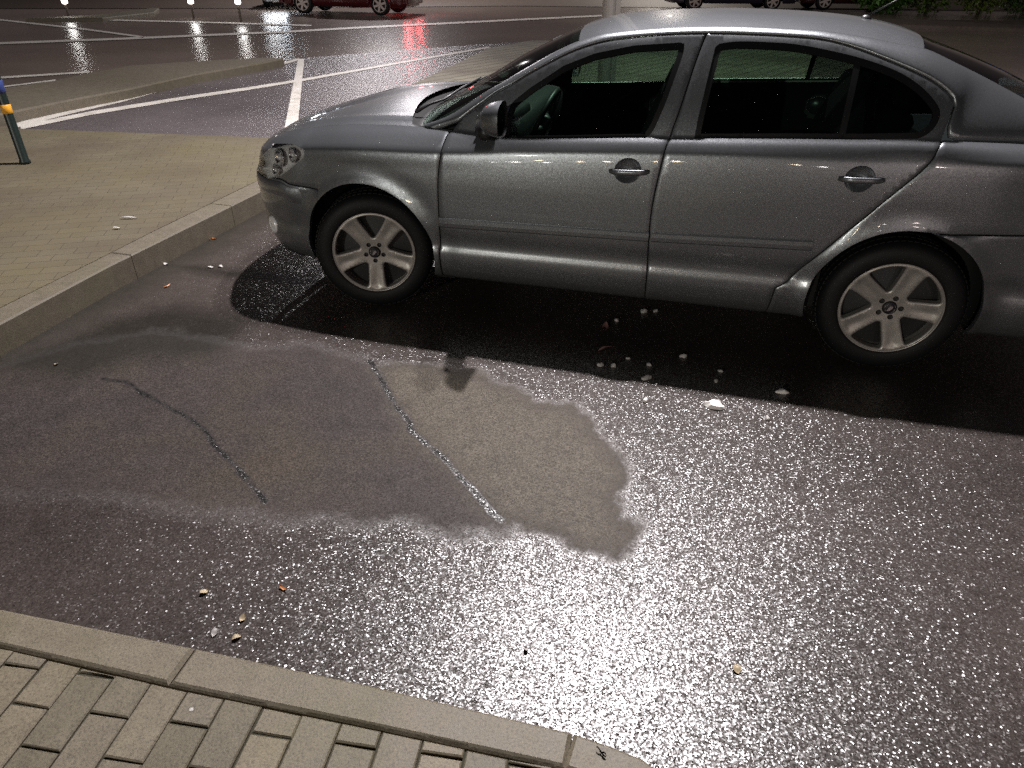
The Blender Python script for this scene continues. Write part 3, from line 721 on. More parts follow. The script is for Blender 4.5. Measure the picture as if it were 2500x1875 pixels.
# ---- wheels
def rim_mesh(rot):
    RR = .222; ns = 5
    outer = [(RR*math.cos(a), RR*math.sin(a)) for a in np.linspace(0, 2*math.pi, 120, endpoint=False)]
    holes = []
    for k in range(ns):
        ca = rot+math.pi/ns+k*2*math.pi/ns; pts = []
        for da in np.linspace(-.355, .355, 12): pts.append((.207, da))
        pts += [(.20, .38), (.17, .365), (.13, .30), (.098, .20), (.082, .12), (.079, 0), (.082, -.12), (.098, -.20), (.13, -.30), (.17, -.365), (.20, -.38)]
        holes.append(np.array([(r*math.cos(ca+d), r*math.sin(ca+d)) for r, d in pts]))
    lugs = [np.array([(.049*math.cos(rot+k*2*math.pi/ns)+.0125*math.cos(a), .049*math.sin(rot+k*2*math.pi/ns)+.0125*math.sin(a)) for a in np.linspace(0, 2*math.pi, 14, endpoint=False)]) for k in range(ns)]
    V = []; E = []
    def lp(P):
        b = len(V); V.extend([Vector(p) for p in P]); E.extend([(b+i, b+(i+1) % len(P)) for i in range(len(P))])
    lp(outer); lp([(.212*math.cos(a), .212*math.sin(a)) for a in np.linspace(0, 2*math.pi, 120, endpoint=False)])
    hh = [resample(h, .008, True) for h in holes]
    for h in hh: lp(h); lp(inset(h, -.006))
    for l in lugs: lp(l)
    gx = np.arange(-.22, .221, .011); Gp = np.array([(x, y) for x in gx for y in gx]); Gp = Gp[np.hypot(Gp[:, 0], Gp[:, 1]) < .21]
    k = np.ones(len(Gp), bool)
    for h in hh+lugs: k &= dline(Gp, h, True) > .004
    V.extend([Vector(p) for p in Gp[k]])
    r_ = delaunay_2d_cdt(V, E, [], 0, 1e-6)
    P = np.array([(v.x, v.y) for v in r_[0]]); T_ = np.array([tuple(f) for f in r_[2] if len(f) == 3]); c = P[T_].mean(1)
    m = inpoly(c, outer)
    for h in hh+lugs: m &= ~inpoly(c, h)
    T_ = T_[m]; rr = np.hypot(P[:, 0], P[:, 1])
    dh = np.full(len(P), 1e9)
    for h in hh: dh = np.minimum(dh, dline(P, h, True))
    ang = np.arctan2(P[:, 1], P[:, 0])-rot; sp = np.abs(((ang/(2*math.pi/ns))+.5) % 1-.5)*2   # 0 on spoke centre
    y = -.004+.022*(1-np.clip(rr/.21, 0, 1)**1.5)+np.where(dh < .004, .006, 0)-np.where(rr > .215, -.004, 0)
    y += .007*np.exp(-(sp/.2)**2)*np.clip((rr-.07)/.08, 0, 1)*np.clip((.21-rr)/.02, 0, 1)
    VV = np.stack([P[:, 0], y, P[:, 1]], -1)
    # thickness: walls of openings
    mb = MB(); ids, inv = np.unique(T_, return_inverse=True); mb.add(VV[ids], inv.reshape(-1, 3))
    def wall(L, d):
        L = np.asarray(L); n = len(L); rr_ = np.hypot(L[:, 0], L[:, 1]); yy = -.004+.022*(1-np.clip(rr_/.21, 0, 1)**1.5)+.006
        mb.add([(a, yv, b) for (a, b), yv in zip(L, yy)]+[(a, yv+d, b) for (a, b), yv in zip(L, yy)], [(i, n+i, n+(i+1) % n, (i+1) % n) for i in range(n)])
    for h in hh: wall(h, .035)
    for l in lugs: wall(l, .018)
    return mb
def wheel(x, yside, rot, steer, first):
    w = bpy.data.objects.new('wheel', None); COL.objects.link(w); w.parent = car; w.location = (x, yside*.855, .316)
    w.rotation_euler = (0, 0, (0 if yside < 0 else math.pi)+steer)
    # tyre, outer face toward -y local
    tp = [(.216, .012), (.222, -.004), (.235, -.010), (.262, -.012), (.288, -.006), (.303, .006), (.312, .022), (.316, .05), (.3165, .10), (.316, .15), (.312, .178), (.30, .196), (.26, .21), (.22, .19), (.21, .16)]
    MB().lathe(tp, 96).build('tyre', M['rubber'], w, True)
    tb = MB()
    for k in range(72):
        a = 2*math.pi*k/72
        for yy, s_ in ((.045, .12), (.10, -.12), (.155, .12)):
            tb.box((.3175*math.cos(a), yy, .3175*math.sin(a)), (.004, .040, .020), Matrix.Rotation(-a, 3, 'Y') @ Matrix.Rotation(s_, 3, 'X'))
    tb.build('tread', M['rubber'], w)
    rim = rim_mesh(rot).build('rim', M['alloy'], w, True)
    MB().lathe([(.222, .001), (.2235, -.004), (.219, -.006), (.2155, .002), (.212, .03), (.205, .16)], 96).build('rim_edge', M['alloy'], w, True)
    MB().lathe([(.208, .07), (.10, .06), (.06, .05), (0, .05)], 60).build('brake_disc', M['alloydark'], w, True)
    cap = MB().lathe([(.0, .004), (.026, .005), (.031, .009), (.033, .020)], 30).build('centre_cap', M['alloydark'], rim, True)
    eb = MB(); eb.lathe([(.0195, .004), (.022, .0025), (.0245, .004)], 26)
    eb.add([(-.012, .003, -.012), (-.004, .003, -.014), (.013, .003, .004), (.006, .003, .013), (-.002, .003, .010), (.002, .003, .002)], [(0, 5, 4), (0, 1, 5), (1, 2, 5), (2, 3, 5), (3, 4, 5)])
    eb.build('emblem', M['chrome'], cap)
    for k in range(5):
        a = rot+k*2*math.pi/5
    for k in range(5):
        a = rot+k*2*math.pi/5; c_ = (.049*math.cos(a), .049*math.sin(a)); n = 6
        MB().add([(c_[0]+.0075*math.cos(t), .024, c_[1]+.0075*math.sin(t)) for t in np.linspace(0, 2*math.pi, n, endpoint=False)]+[(c_[0]+.0075*math.cos(t), .04, c_[1]+.0075*math.sin(t)) for t in np.linspace(0, 2*math.pi, n, endpoint=False)], [tuple(range(n))]+[(i, n+i, n+(i+1) % n, (i+1) % n) for i in range(n)]).build('wheel_bolt', M['alloydark'], rim)
wheel(0, -1, R(-90), .2620, 1)
wheel(2.578, -1, R(-144), 0, 0)
wheel(0, 1, R(-80), .26, 0)
wheel(2.578, 1, R(20), 0, 0)
# ================================================================ THE SETTING
def sdpoly(P, poly):
    d = dline(P, poly, True); return np.where(inpoly(P, poly), d, -d)
def B2(L, z=0.): return np.array([back(p, z)[:2] for p in L])
def asphalt(name, near=False, c0=(.018, .016, .016), c1=(.055, .048, .045), rough=(.18, .4), cell=105, bd=.004, wetscale=.6, spec=.5, facet=0.):
    t = NT(name); p = t.pos(); n1 = t.noise(p, wetscale, 6, .6); n2 = t.noise(p, 9, 5, .65); n3 = t.noise(p, 320, 2)
    # stones: little facets, each with its own tilt, tint and gloss
    vd = t.vor(p, cell); vc = t.vor(p, cell, out='Color'); sx = t.n('ShaderNodeSeparateColor'); t.l(vc, sx.inputs[0])
    vd2 = t.vor(p, cell*.45)
    dome = t.math('SUBTRACT', 1., t.math('POWER', t.math('MULTIPLY', vd, 1.25), 2.))
    h = t.math('ADD', t.math('MULTIPLY', dome, t.math('ADD', .35, sx.outputs[0])), t.math('MULTIPLY', vd2, -.5))
    col = t.mix(t.math('MULTIPLY', sx.outputs[1], t.math('ADD', .25, n2), clamp=True), c0, c1)
    col = t.mix(t.ramp(n1, [(.35, 0.), (.7, 1.)]), col, t.mix(.5, col, [c*1.5 for c in c1]))
    rg = t.mixf(t.math('MULTIPLY', n2, sx.outputs[2]), rough[0], rough[1]); stren = 1.
    if near:
        dryb = t.attr('dry_b'); drya = t.attr('dry_a'); crk = t.attr('crack'); gut = t.attr('gutter')
        jit = t.math('MULTIPLY', t.math('SUBTRACT', t.noise(p, 7, 6, .7), .5), .22)
        A = t.ramp(t.math('ADD', t.math('ADD', drya, jit), .5), [(.43, 0.), (.59, 1.)])
        Bm = t.ramp(t.math('ADD', t.math('ADD', dryb, jit), .5), [(.38, 0.), (.66, 1.)])
        cj = t.math('MULTIPLY', t.math('SUBTRACT', t.noise(p, 16, 6, .75), .5), .045)
        Ck = t.ramp(t.math('ADD', crk, cj), [(.0, 1.), (.007, .9), (.016, 0.)])
        A = t.math('MULTIPLY', A, t.math('SUBTRACT', 1., Ck)); Bm = t.math('MULTIPLY', Bm, t.math('SUBTRACT', 1., Ck))
        mot = t.noise(p, 9, 7, .75); mot2 = t.noise(p, 190, 3, .7)
        gr = t.mixf(.6, mot, mot2)
        ca = t.mix(t.ramp(gr, [(.3, 0.), (.7, 1.)]), (.042, .037, .030), (.125, .107, .082)); cb = t.mix(t.ramp(gr, [(.3, 0.), (.7, 1.)]), (.014, .012, .0125), (.062, .051, .047))
        warm = t.noise(p, 1.7, 3); cb = t.mix(t.ramp(warm, [(.4, 0.), (.65, .6)]), cb, (.06, .047, .033))
        col = t.mix(Bm, col, cb); col = t.mix(A, col, ca)
        AB = t.math('MAXIMUM', A, Bm)
        col = t.mix(AB, col, t.mix(1., col, t.ramp(sx.outputs[0], [(.0, .45), (.6, 1.), (1., 1.5)]), 'MULTIPLY'))
        rg = t.mixf(t.math('MULTIPLY', AB, 3., clamp=True), rg, t.mixf(t.noise(p, 40, 4), .48, .75)); stren = t.mixf(t.math('POWER', AB, 2.), 1., .3)
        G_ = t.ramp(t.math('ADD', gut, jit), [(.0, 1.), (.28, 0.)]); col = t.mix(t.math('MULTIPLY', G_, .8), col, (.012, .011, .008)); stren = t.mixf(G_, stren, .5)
        col = t.mix(t.math('MULTIPLY', Ck, .9), col, (.006, .006, .006))
        # leaf litter and pale grit specks
        sp = t.vor(p, 17, out='Distance'); spk = t.math('MULTIPLY', t.ramp(sp, [(.018, 1.), (.035, 0.)]), t.ramp(t.noise(p, 3., 2), [(.5, 0.), (.56, 1.)]))
        col = t.mix(spk, col, (.22, .18, .13))
    bn = t.bump(h, bd, stren)
    if facet > 0:
        o = t.n('ShaderNodeVectorMath', operation='SUBTRACT'); t.l(vc, o.inputs[0]); o.inputs[1].default_value = (.5, .5, .5)
        pw_ = t.n('ShaderNodeVectorMath', operation='MULTIPLY'); t.l(o.outputs[0], pw_.inputs[0]); t.l(o.outputs[0], pw_.inputs[1])
        ab = t.n('ShaderNodeVectorMath', operation='MULTIPLY'); t.l(o.outputs[0], ab.inputs[0]); ab.inputs[1].default_value = (1, 1, 0)
        scl = t.n('ShaderNodeVectorMath', operation='SCALE'); t.l(ab.outputs[0], scl.inputs[0]); fs = t.math('MULTIPLY', stren if not isinstance(stren, float) else 1., t.math('ADD', .13, t.math('MULTIPLY', t.math('POWER', sx.outputs[2], 1.7), facet)))
        t.l(fs, scl.inputs['Scale']); ad = t.n('ShaderNodeVectorMath', operation='ADD'); t.l(t.n('ShaderNodeNewGeometry').outputs['Normal'], ad.inputs[0]); t.l(scl.outputs[0], ad.inputs[1])
        nz = t.n('ShaderNodeVectorMath', operation='NORMALIZE'); t.l(ad.outputs[0], nz.inputs[0]); bn = nz.outputs[0]
    t.set(Base_Color=col, Roughness=rg, Normal=bn); t.b.inputs['Specular IOR Level'].default_value = spec
    if near: t.l(t.mixf(t.math('MULTIPLY', AB, 2.5, clamp=True), spec, .18), t.b.inputs['Specular IOR Level'])
    return t.m
def paving(name, ang, c0, c1, bw=.2, bh=.1, mortar=.006, rough=.65, bd=.004, moss=.5):
    t = NT(name); p = t.pos(); mp = t.n('ShaderNodeMapping'); mp.inputs['Rotation'].default_value = (0, 0, ang); t.l(p, mp.inputs[0])
    b = t.n('ShaderNodeTexBrick'); t.l(mp.outputs[0], b.inputs['Vector']); b.inputs['Scale'].default_value = 1; b.inputs['Brick Width'].default_value = bw; b.inputs['Row Height'].default_value = bh; b.inputs['Mortar Size'].default_value = mortar; b.inputs['Mortar Smooth'].default_value = .4
    b.inputs['Color1'].default_value = (*c0, 1); b.inputs['Color2'].default_value = (*c1, 1); b.inputs['Mortar'].default_value = (*[c*.45 for c in c0], 1); b.inputs['Bias'].default_value = 0
    n = t.noise(p, 1.1, 6, .65); n2 = t.noise(p, 24, 5, .65)
    col = t.mix(t.ramp(n, [(.42, 0.), (.66, moss)]), b.outputs['Color'], (.10, .08, .025))
    col = t.mix(t.ramp(t.noise(p, .8, 4), [(.45, 0.), (.65, .75)]), col, (.06, .042, .032))
    col = t.mix(t.math('MULTIPLY', n2, .5), col, [c*.55 for c in c0])
    h = t.math('ADD', t.math('MULTIPLY', b.outputs['Fac'], -1.), t.math('MULTIPLY', n2, .25))
    t.set(Base_Color=col, Roughness=t.mixf(n2, rough-.15, rough+.15), Normal=t.bump(h, bd, .8)); return t.m
def concrete(name, c0, c1, rough=.6, spots=True, island=0.):
    t = NT(name); p = t.pos(); n = t.noise(p, 2.6, 6, .65); n2 = t.noise(p, 170, 4, .7); n3 = t.noise(p, 14, 5, .65)
    col = t.mix(t.ramp(n3, [(.3, 0.), (.7, 1.)]), c0, c1); col = t.mix(t.ramp(n, [(.5, 0.), (.7, .45)]), col, (.10, .09, .04))
    col = t.mix(t.ramp(n2, [(.38, .65), (.5, 0.)]), col, [c*.5 for c in c0]); col = t.mix(t.ramp(n2, [(.58, 0.), (.70, .5)]), col, [min(1, c*1.5) for c in c1])
    if island > 0:
        col = t.mix(1., col, t.ramp(t.n('ShaderNodeNewGeometry').outputs['Random Per Island'], [(0, (1-island, 1-island, 1-island*1.3)), (.5, 1.), (1, (1+island, 1+island*.85, 1+island*.6))]), 'MULTIPLY')
    if spots:
        v = t.vor(p, 9); m = t.math('MULTIPLY', t.ramp(v, [(.03, 1.), (.05, 0.)]), t.ramp(t.noise(p, 2.3, 2), [(.5, 0.), (.55, .85)])); col = t.mix(m, col, (.03, .03, .025))
    t.set(Base_Color=col, Roughness=t.mixf(n3, rough-.12, rough+.12), Normal=t.bump(t.math('ADD', n2, n3), .0012, .7)); return t.m
M['asph'] = asphalt('wet_asphalt_near', True, c0=(.014, .0115, .0105), c1=(.062, .050, .044), rough=(.23, .42), cell=225, bd=.0012, facet=.62, spec=.95)
M['road'] = asphalt('wet_road', False, c0=(.07, .054, .043), c1=(.165, .128, .104), rough=(.21, .35), cell=70, bd=.0007, wetscale=.25)
M['path'] = asphalt('damp_cycle_path', False, c0=(.06, .05, .052), c1=(.12, .105, .107), rough=(.29, .46), cell=90, bd=.002, wetscale=.5)
M['pave'] = paving('left_pavers', R(-14), (.132, .112, .072), (.112, .095, .062), .2, .1, .003, bd=.003)
M['ribbed'] = paving('ribbed_pavers', R(-52), (.19, .17, .125), (.17, .155, .115), 4., .22, .03, bd=.004, moss=.1)
M['kerb'] = concrete('kerb_concrete', (.125, .105, .072), (.172, .148, .105))
M['kerb2'] = concrete('kerb_concrete_far', (.095, .08, .057), (.132, .112, .08), .7, False)
M['brick'] = concrete('paver_concrete', (.115, .098, .068), (.165, .142, .10), .6, False, .22)
M['joint'] = simple('joint_sand', (.03, .028, .015), .9, var=.5, scale=40)
M['line'] = concrete('worn_white_paint', (.58, .54, .48), (.78, .74, .68), .5, False)
M['far'] = concrete('far_verge_paving', (.05, .035, .028), (.09, .065, .05), .6, False)
# big ground sheet
mesh('ground', [(-300, -120, -.03), (300, -120, -.03), (300, 420, -.03), (-300, 420, -.03)], [(0, 1, 2, 3)], asphalt('outer_asphalt', c0=(.02, .017, .015), c1=(.06, .05, .045), rough=(.3, .5)))['kind'] = 'structure'
# near asphalt with stain masks as smooth distance attributes
xs_ = np.concatenate([np.arange(-3.8, 4., .022), np.arange(4., 14., .2)]); ys_ = np.concatenate([np.arange(-8, .3, .2), np.arange(.3, 6.7, .022)])
GX, GY = np.meshgrid(xs_, ys_, indexing='ij'); GP = np.stack([GX.ravel(), GY.ravel()], -1)
mb = MB().grid(np.stack([GX, GY, 0*GX], -1)); mb.f = [f[::-1] for f in mb.f]
ground = mb.build('parking_bay_asphalt', M['asph'], None, True); ground['kind'] = 'structure'
pA = B2([(924, 902), (985, 893), (1090, 900), (1170, 915), (1262, 955), (1304, 990), (1392, 994), (1432, 1028), (1461, 1077), (1522, 1138), (1528, 1170), (1478, 1207), (1506, 1239), (1534, 1296), (1506, 1345), (1408, 1329), (1327, 1288), (1270, 1268), (1225, 1272), (1200, 1252), (1160, 1199), (1123, 1166), (1087, 1121), (1046, 1089), (1003, 1052), (997, 1028), (964, 987), (944, 950)])
pB = B2([(-260, 960), (0, 905), (180, 850), (380, 820), (520, 845), (640, 862), (740, 850), (870, 892), (924, 902), (1000, 1030), (1160, 1199), (1225, 1272), (1107, 1276), (985, 1248), (863, 1248), (666, 1238), (490, 1226), (411, 1212), (330, 1190), (118, 1190), (-80, 1170), (-300, 1150)])
k1 = B2([(250, 925), (313, 934), (353, 964), (392, 983), (462, 1022), (498, 1046), (521, 1085), (556, 1120), (588, 1152), (627, 1199), (650, 1226)])
k2 = B2([(905, 880), (916, 902), (944, 950), (964, 987), (997, 1028), (1003, 1052), (1046, 1089), (1087, 1121), (1123, 1166), (1160, 1199), (1200, 1252), (1225, 1272)])
kerbL_bot = np.array([(-2.75, 2.0), (-2.584, 3.102), (-2.363, 3.781), (-2.264, 4.183), (-1.97, 5.358)])
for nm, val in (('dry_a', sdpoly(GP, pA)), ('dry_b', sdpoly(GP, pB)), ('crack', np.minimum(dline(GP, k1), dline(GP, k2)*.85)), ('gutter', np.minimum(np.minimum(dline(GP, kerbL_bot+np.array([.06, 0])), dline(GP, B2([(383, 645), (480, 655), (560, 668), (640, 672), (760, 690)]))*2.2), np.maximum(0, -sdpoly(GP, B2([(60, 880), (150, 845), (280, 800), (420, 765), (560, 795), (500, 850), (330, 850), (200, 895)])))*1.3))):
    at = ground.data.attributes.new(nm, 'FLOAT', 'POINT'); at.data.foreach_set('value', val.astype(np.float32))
mesh('road', [(-120, 5.5, -.012), (120, 5.5, -.012), (120, 60, -.012), (-120, 60, -.012)], [(0, 1, 2, 3)], M['road'])['kind'] = 'structure'
def sheet(name, P, z, mat, kind='structure'):
    P = np.asarray(P, float)
    if area2(P) < 0: P = P[::-1]
    o = mesh(name, [(x, y, z) for x, y in P], [tuple(range(len(P)))], mat); o['kind'] = kind; return o
# damp cycle path between the pavement and the road
sheet('cycle_path', np.vstack([B2([(-250, 330), (47, 306), (700, 149), (752, 139), (1214, 104)]), [(1.2, 17.9), (-1.6, 7.2), (-9, 7.6)]]), -.006, M['path'])
# pavements (raised)
leftout = np.array([(-3.6, .2), (-2.75, 2.0), (-2.492, 3.044), (-2.328, 3.784), (-1.938, 5.205), (-1.42, 7.0)])
leftin = np.array([(-3.75, .25), (-2.87, 2.1), (-2.606, 3.226), (-2.451, 3.863), (-2.343, 4.344), (-2.043, 5.536), (-1.52, 7.05)])
pv = MB(); pv.prism(np.vstack([[(-14, .2)], leftin+np.array([-.006, 0]), B2([(661, 335), (47, 313), (0, 308)], .15), [(-14, 9.2)]]), -.02, .146)
pv.build('pavement', M['pave'])['kind'] = 'structure'
def strip_blocks(name, out, inn, z1, mat, L=1.0, bev=.008, gap=.004, starts=None):
    o = resample(out, .02); s = arcl(o); mbs = MB(); ii = resample(inn, .01)
    cuts = list(np.arange(0, s[-1], L))+[s[-1]] if starts is None else starts
    for a, b in zip(cuts[:-1], cuts[1:]):
        q = np.linspace(a+gap/2, b-gap/2, max(3, int((b-a)/.08)+1)); P = np.stack([np.interp(q, s, o[:, 0]), np.interp(q, s, o[:, 1])], -1)
        t = np.gradient(P, axis=0); t /= np.linalg.norm(t, axis=1)[:, None]; n = np.stack([-t[:, 1], t[:, 0]], -1); c = ii[np.argmin(((ii[:, None]-P[None])**2).sum(-1), 0)]
        sg_ = np.sign(((c-P)*n).sum(1).mean()); w = np.array([abs(((ii-p)@nn)[np.argmin(np.abs((ii-p)@tt)+ (np.linalg.norm(ii-p, axis=1) > .4)*9)]) for p, nn, tt in zip(P, n, t)])
        Q = P+n*sg_*np.minimum(w, .2)[:, None]*.985
        mbs.prism(np.vstack([P, Q[::-1]]), -.03, z1, bev)
    ob = mbs.build(name, mat); ob['kind'] = 'structure'; return ob
strip_blocks('kerb', leftout, leftin, .15, M['kerb2'])
# ribbed pavement behind the car
rb = B2([(1005, 206), (1195, 116), (1300, 98), (1800, 108), (2150, 130), (2290, 215)], .15)
rib = MB(); rib.prism(np.vstack([[(-1.3, 7.6)], rb, [(7.5, 6.6), (-1.25, 6.6)]]), -.02, .148); rib.build('paved_square', M['ribbed'])['kind'] = 'structure'
sheet('bay_edge_kerb', [(-1.3, 6.5), (7.5, 6.5), (7.5, 6.6), (-1.3, 6.6)], .152, M['kerb2'])
# traffic island
isl = MB(); isl.prism(B2([(-300, 262), (0, 216), (136, 196), (218, 177), (263, 170), (316, 160), (475, 149), (655, 140), (692, 142), (640, 153), (475, 181), (316, 216), (150, 247), (19, 274), (-300, 330)], .12), -.02, .12, .02); isl.build('traffic_island', M['kerb2'])['kind'] = 'structure'
def pline(name, L, w0, w1, z=-.002):
    L = np.asarray(L, float); P = []
    n = len(L); up = []; lo = []
    for i, p in enumerate(L):
        w = w0+(w1-w0)*i/(n-1); up.append((p[0], p[1]-w/2)); lo.append((p[0], p[1]+w/2))
    return sheet(name, B2(up+lo[::-1]), z, M['line'])
pline('road_marking', [(38, 306), (158, 275), (300, 243), (475, 196), (600, 169), (700, 152), (730, 144)], 12, 5)
pline('road_marking', [(50, 311), (221, 276), (443, 240), (600, 217), (739, 195), (948, 158), (1195, 115)], 10, 3.6, .0)
sheet('road_marking', B2([(694, 316), (726, 316), (743, 144), (728, 144)]), .002, M['line'])
pline('road_marking', [(-300, 118), (0, 105), (300, 94), (700, 77), (859, 68), (1300, 46), (1466, 38), (1800, 20)], 5.5, 3.5)
pline('road_marking', [(-200, 22), (0, 48), (200, 70), (350, 90)], 3.6, 4)
pline('road_marking', [(209, 47), (500, 54), (760, 62)], 3.2, 3)
pline('road_marking', [(-200, 200), (0, 189), (218, 175)], 5, 4)
pline('road_marking', [(-300, 243), (0, 212), (136, 195)], 3, 3)
sheet('far_pavement', np.vstack([[(-60, 24), (-20, 25.4), (-12, 26.6), (-9, 27), (0, 29.5), (14, 29.2), (40, 29)], [(90, 45), (-90, 45)]]), .002, M['far'])
mb = MB(); mb.prism(B2([(2060, 44), (2300, 48), (2700, 54), (2700, 74), (2300, 62), (2110, 55)], .1), -.02, .1, .02); mb.build('far_kerb', M['far'])['kind'] = 'structure'
mb = MB(); mb.prism(B2([(60, 45), (230, 36), (372, 19), (388, 20), (375, 30), (250, 43)], .08), -.02, .08, .02); mb.build('small_island', M['kerb2'])['kind'] = 'structure'
# ---- foreground kerb and brick paving
ko = np.array([(-3.6, 1.80), (-2.4, 1.535), (-1.423, 1.331), (-.833, 1.208), (-.353, 1.103), (.149, .982), (.294, .930), (.345, .893), (.44, .79), (.52, .64), (.57, .45), (.59, .2), (.6, -.4)])
ki = np.array([(-3.6, 1.665), (-2.4, 1.41), (-1.343, 1.205), (-.858, 1.096), (-.333, .99), (.119, .895), (.235, .852), (.30, .78), (.37, .66), (.42, .5), (.44, .2), (.45, -.4)])
o_ = resample(ko, .01); so = arcl(o_)
def sat(p): return so[int(np.argmin(((o_-np.array(p))**2).sum(1)))]
j1, j2 = sat((-.833, 1.208)), sat((.149, .982))
strip_blocks('near_kerb', ko, ki, .14, M['kerb'], starts=[0, j1-2, j1-1., j1, j2, j2+.5, j2+1.0, so[-1]], bev=.010)
la = R(-8.5); ea = np.array([math.cos(la), math.sin(la)]); eb_ = np.array([math.sin(la), -math.cos(la)])   # along the row, away from the kerb
org = np.array([-1.099, 1.149]); bm_ = MB(); kil = ki
def clip_kerb(P):
    # keep the part on the pavement side of the kerb's inner line (local straight line)
    c = P.mean(0); ii = int(np.clip(np.searchsorted(kil[:8, 0], c[0])-1, 0, 5)); a, b = kil[ii], kil[ii+1]; n = np.array([(b-a)[1], -(b-a)[0]]); n /= np.linalg.norm(n)
    d = (P-a)@n-.006; out = []
    for i in range(len(P)):
        j = (i+1) % len(P)
        if d[i] >= 0: out.append(P[i])
        if (d[i] >= 0) != (d[j] >= 0): out.append(P[i]+(P[j]-P[i])*d[i]/(d[i]-d[j]))
    return np.array(out)
for i in range(-22, 17):
    off = .040 if i % 2 == 0 else .138
    base = org+ea*.102*i; 
    for k in range(-3, 10):
        d0 = off+.197*(k-1)-.0035*(i-0)-.02; d1 = d0+.197
        g1, g2 = .0016+RNG.random()*.001, .0022+RNG.random()*.0018
        P = np.array([base+ea*g1+eb_*(d0+g2), base+ea*(.102-g1)+eb_*(d0+g2), base+ea*(.102-g1)+eb_*(d1-g2), base+ea*g1+eb_*(d1-g2)])
        P += RNG.normal(0, .0008, P.shape)
        Q = clip_kerb(P)
        if len(Q) < 3 or abs(area2(Q)) < 2.5e-4 or P[:, 0].max() > .43: continue
        zt = .1385+RNG.normal(0, .0012); bm_.prism(Q, .09, zt, .0035)
bm_.build('brick_pavement', M['brick'])['kind'] = 'structure'
sheet('joint_bed', [(-3.6, -1), (.46, -1), (.44, .2), (.42, .5), (.3, .78), (.12, .89), (-.86, 1.09), (-2.4, 1.4), (-3.6, 1.66)], .131, M['joint'])
# ---- litter
def lump(name, px, sx, sy, hz, mat, label, group, seed, z=0., rot=0., cat='stone', flat=False):
    rr = random.Random(seed); bm = bmesh.new(); bmesh.ops.create_icosphere(bm, subdivisions=2, radius=1)
    x, y, _ = back(px, z); ph = rr.random()*6
    for v in bm.verts:
        k = 1+.22*math.sin(v.co.x*2.3+ph)*math.cos(v.co.y*3.1+ph*2)+.12*rr.uniform(-1, 1)
        v.co = Vector((v.co.x*sx/2*k, v.co.y*sy/2*k, max(-.2, v.co.z+.15*math.sin(v.co.x*4+ph))*hz*.75*k))
    me = bpy.data.meshes.new(name); bm.to_mesh(me); bm.free(); me.materials.append(mat)
    o = bpy.data.objects.new(name, me); COL.objects.link(o); o.location = (x, y, z+hz*.2); o.rotation_euler = (0, 0, rot if rot else ph)
    return tag(o, label, cat, group)
def leaf(px, L, W_, mat, label, seed, z=0., group='fallen leaves and twigs on the asphalt', cat='leaf'):
    rr = random.Random(seed); x, y, _ = back(px, z); mb = MB(); rows = []
    for i in range(9):
        t = i/8; w = W_/2*math.sin(math.pi*min(1, t*.97+.02))**.7; rows.append([((t-.5)*L, s*w, .0025+.004*abs(s)+.004*math.sin(t*5+seed)) for s in (-1, -.5, 0, .5, 1)])
    mb.grid(rows); o = mb.build('leaf' if cat == 'leaf' else 'twig', mat, None, True); o.location = (x, y, z+.002); o.rotation_euler = (0, 0, rr.random()*6); return tag(o, label, cat, group)
M['white'] = simple('white_stone', (.42, .40, .38), .6, var=.15, scale=60)
M['cream'] = simple('cream_leaf', (.42, .34, .22), .5, var=.25, scale=80)
M['orange'] = simple('orange_leaf', (.5, .2, .06), .5, var=.3, scale=80)
M['pink'] = simple('faded_pink_scrap', (.30, .17, .15), .6, var=.2)
ST = [((1744, 993), .078, .045, .024, 'large white stone chunk, biggest of the scatter beside the car shadow edge'), ((1909, 959), .052, .022, .016, 'long white stone sliver in the shadow toward the rear wheel'),
 ((1575, 980), .024, .02, .016, 'small white stone standing on the lit asphalt left of the large chunk'), ((1873, 1023), .034, .022, .012, 'dull grey pebble below the long white sliver on wet asphalt'),
 ((1807, 997), .022, .018, .008, 'tiny glassy pebble just right of the large white chunk'), ((1748, 931), .030, .016, .010, 'flat pale pebble in shadow straight behind the large white chunk'),
 ((1758, 907), .026, .016, .008, 'faint grey pebble behind the flat pale pebble in shadow'), ((1577, 925), .052, .030, .016, 'broad pale pebble in shadow behind the small white stone'),
 ((1584, 892), .028, .022, .012, 'grey pebble behind the broad pale pebble under the car'), ((1497, 895), .030, .026, .016, 'round bright pebble, right one of a pair under the front door'),
 ((1465, 893), .026, .030, .014, 'upright dim pebble, left one of a pair under the front door'), ((1668, 871), .038, .034, .014, 'lone grey pebble deep in the shadow under the rear door'),
 ((1533, 876), .022, .016, .008, 'tiny dim pebble behind the round bright pebble'), ((1505, 783), .030, .022, .012, 'dim pebble deep under the car beside a pale flat scrap'),
 ((1571, 762), .038, .036, .016, 'rounded pale pebble deepest under the car beside a fainter one'), ((1600, 760), .036, .024, .010, 'faint grey pebble right of the rounded deepest one'),
 ((1602, 939), .012, .010, .006, 'speck of white grit right of the broad pale pebble')]
M['bright'] = simple('clean_white_stone', (.78, .75, .72), .55, var=.1, scale=60)
for i, (px, a, b, c, lb) in enumerate(ST): lump('stone', px, a*(1.15 if i < 3 else 1), b*(1.15 if i < 3 else 1), c*1.25, M['bright' if i in (0, 1, 2) else 'white'], lb, 'pale stones scattered under the car', i+3, rot=R(-20)+.3*(i % 3) if i < 2 else 0)
leaf((1477, 853), .09, .022, M['pink'], 'long faded pink scrap lying in the car shadow', 5, group=None, cat='scrap'); leaf((1477, 801), .12, .035, M['pink'], 'wide dim scrap lying deep under the car', 8, group=None, cat='scrap')
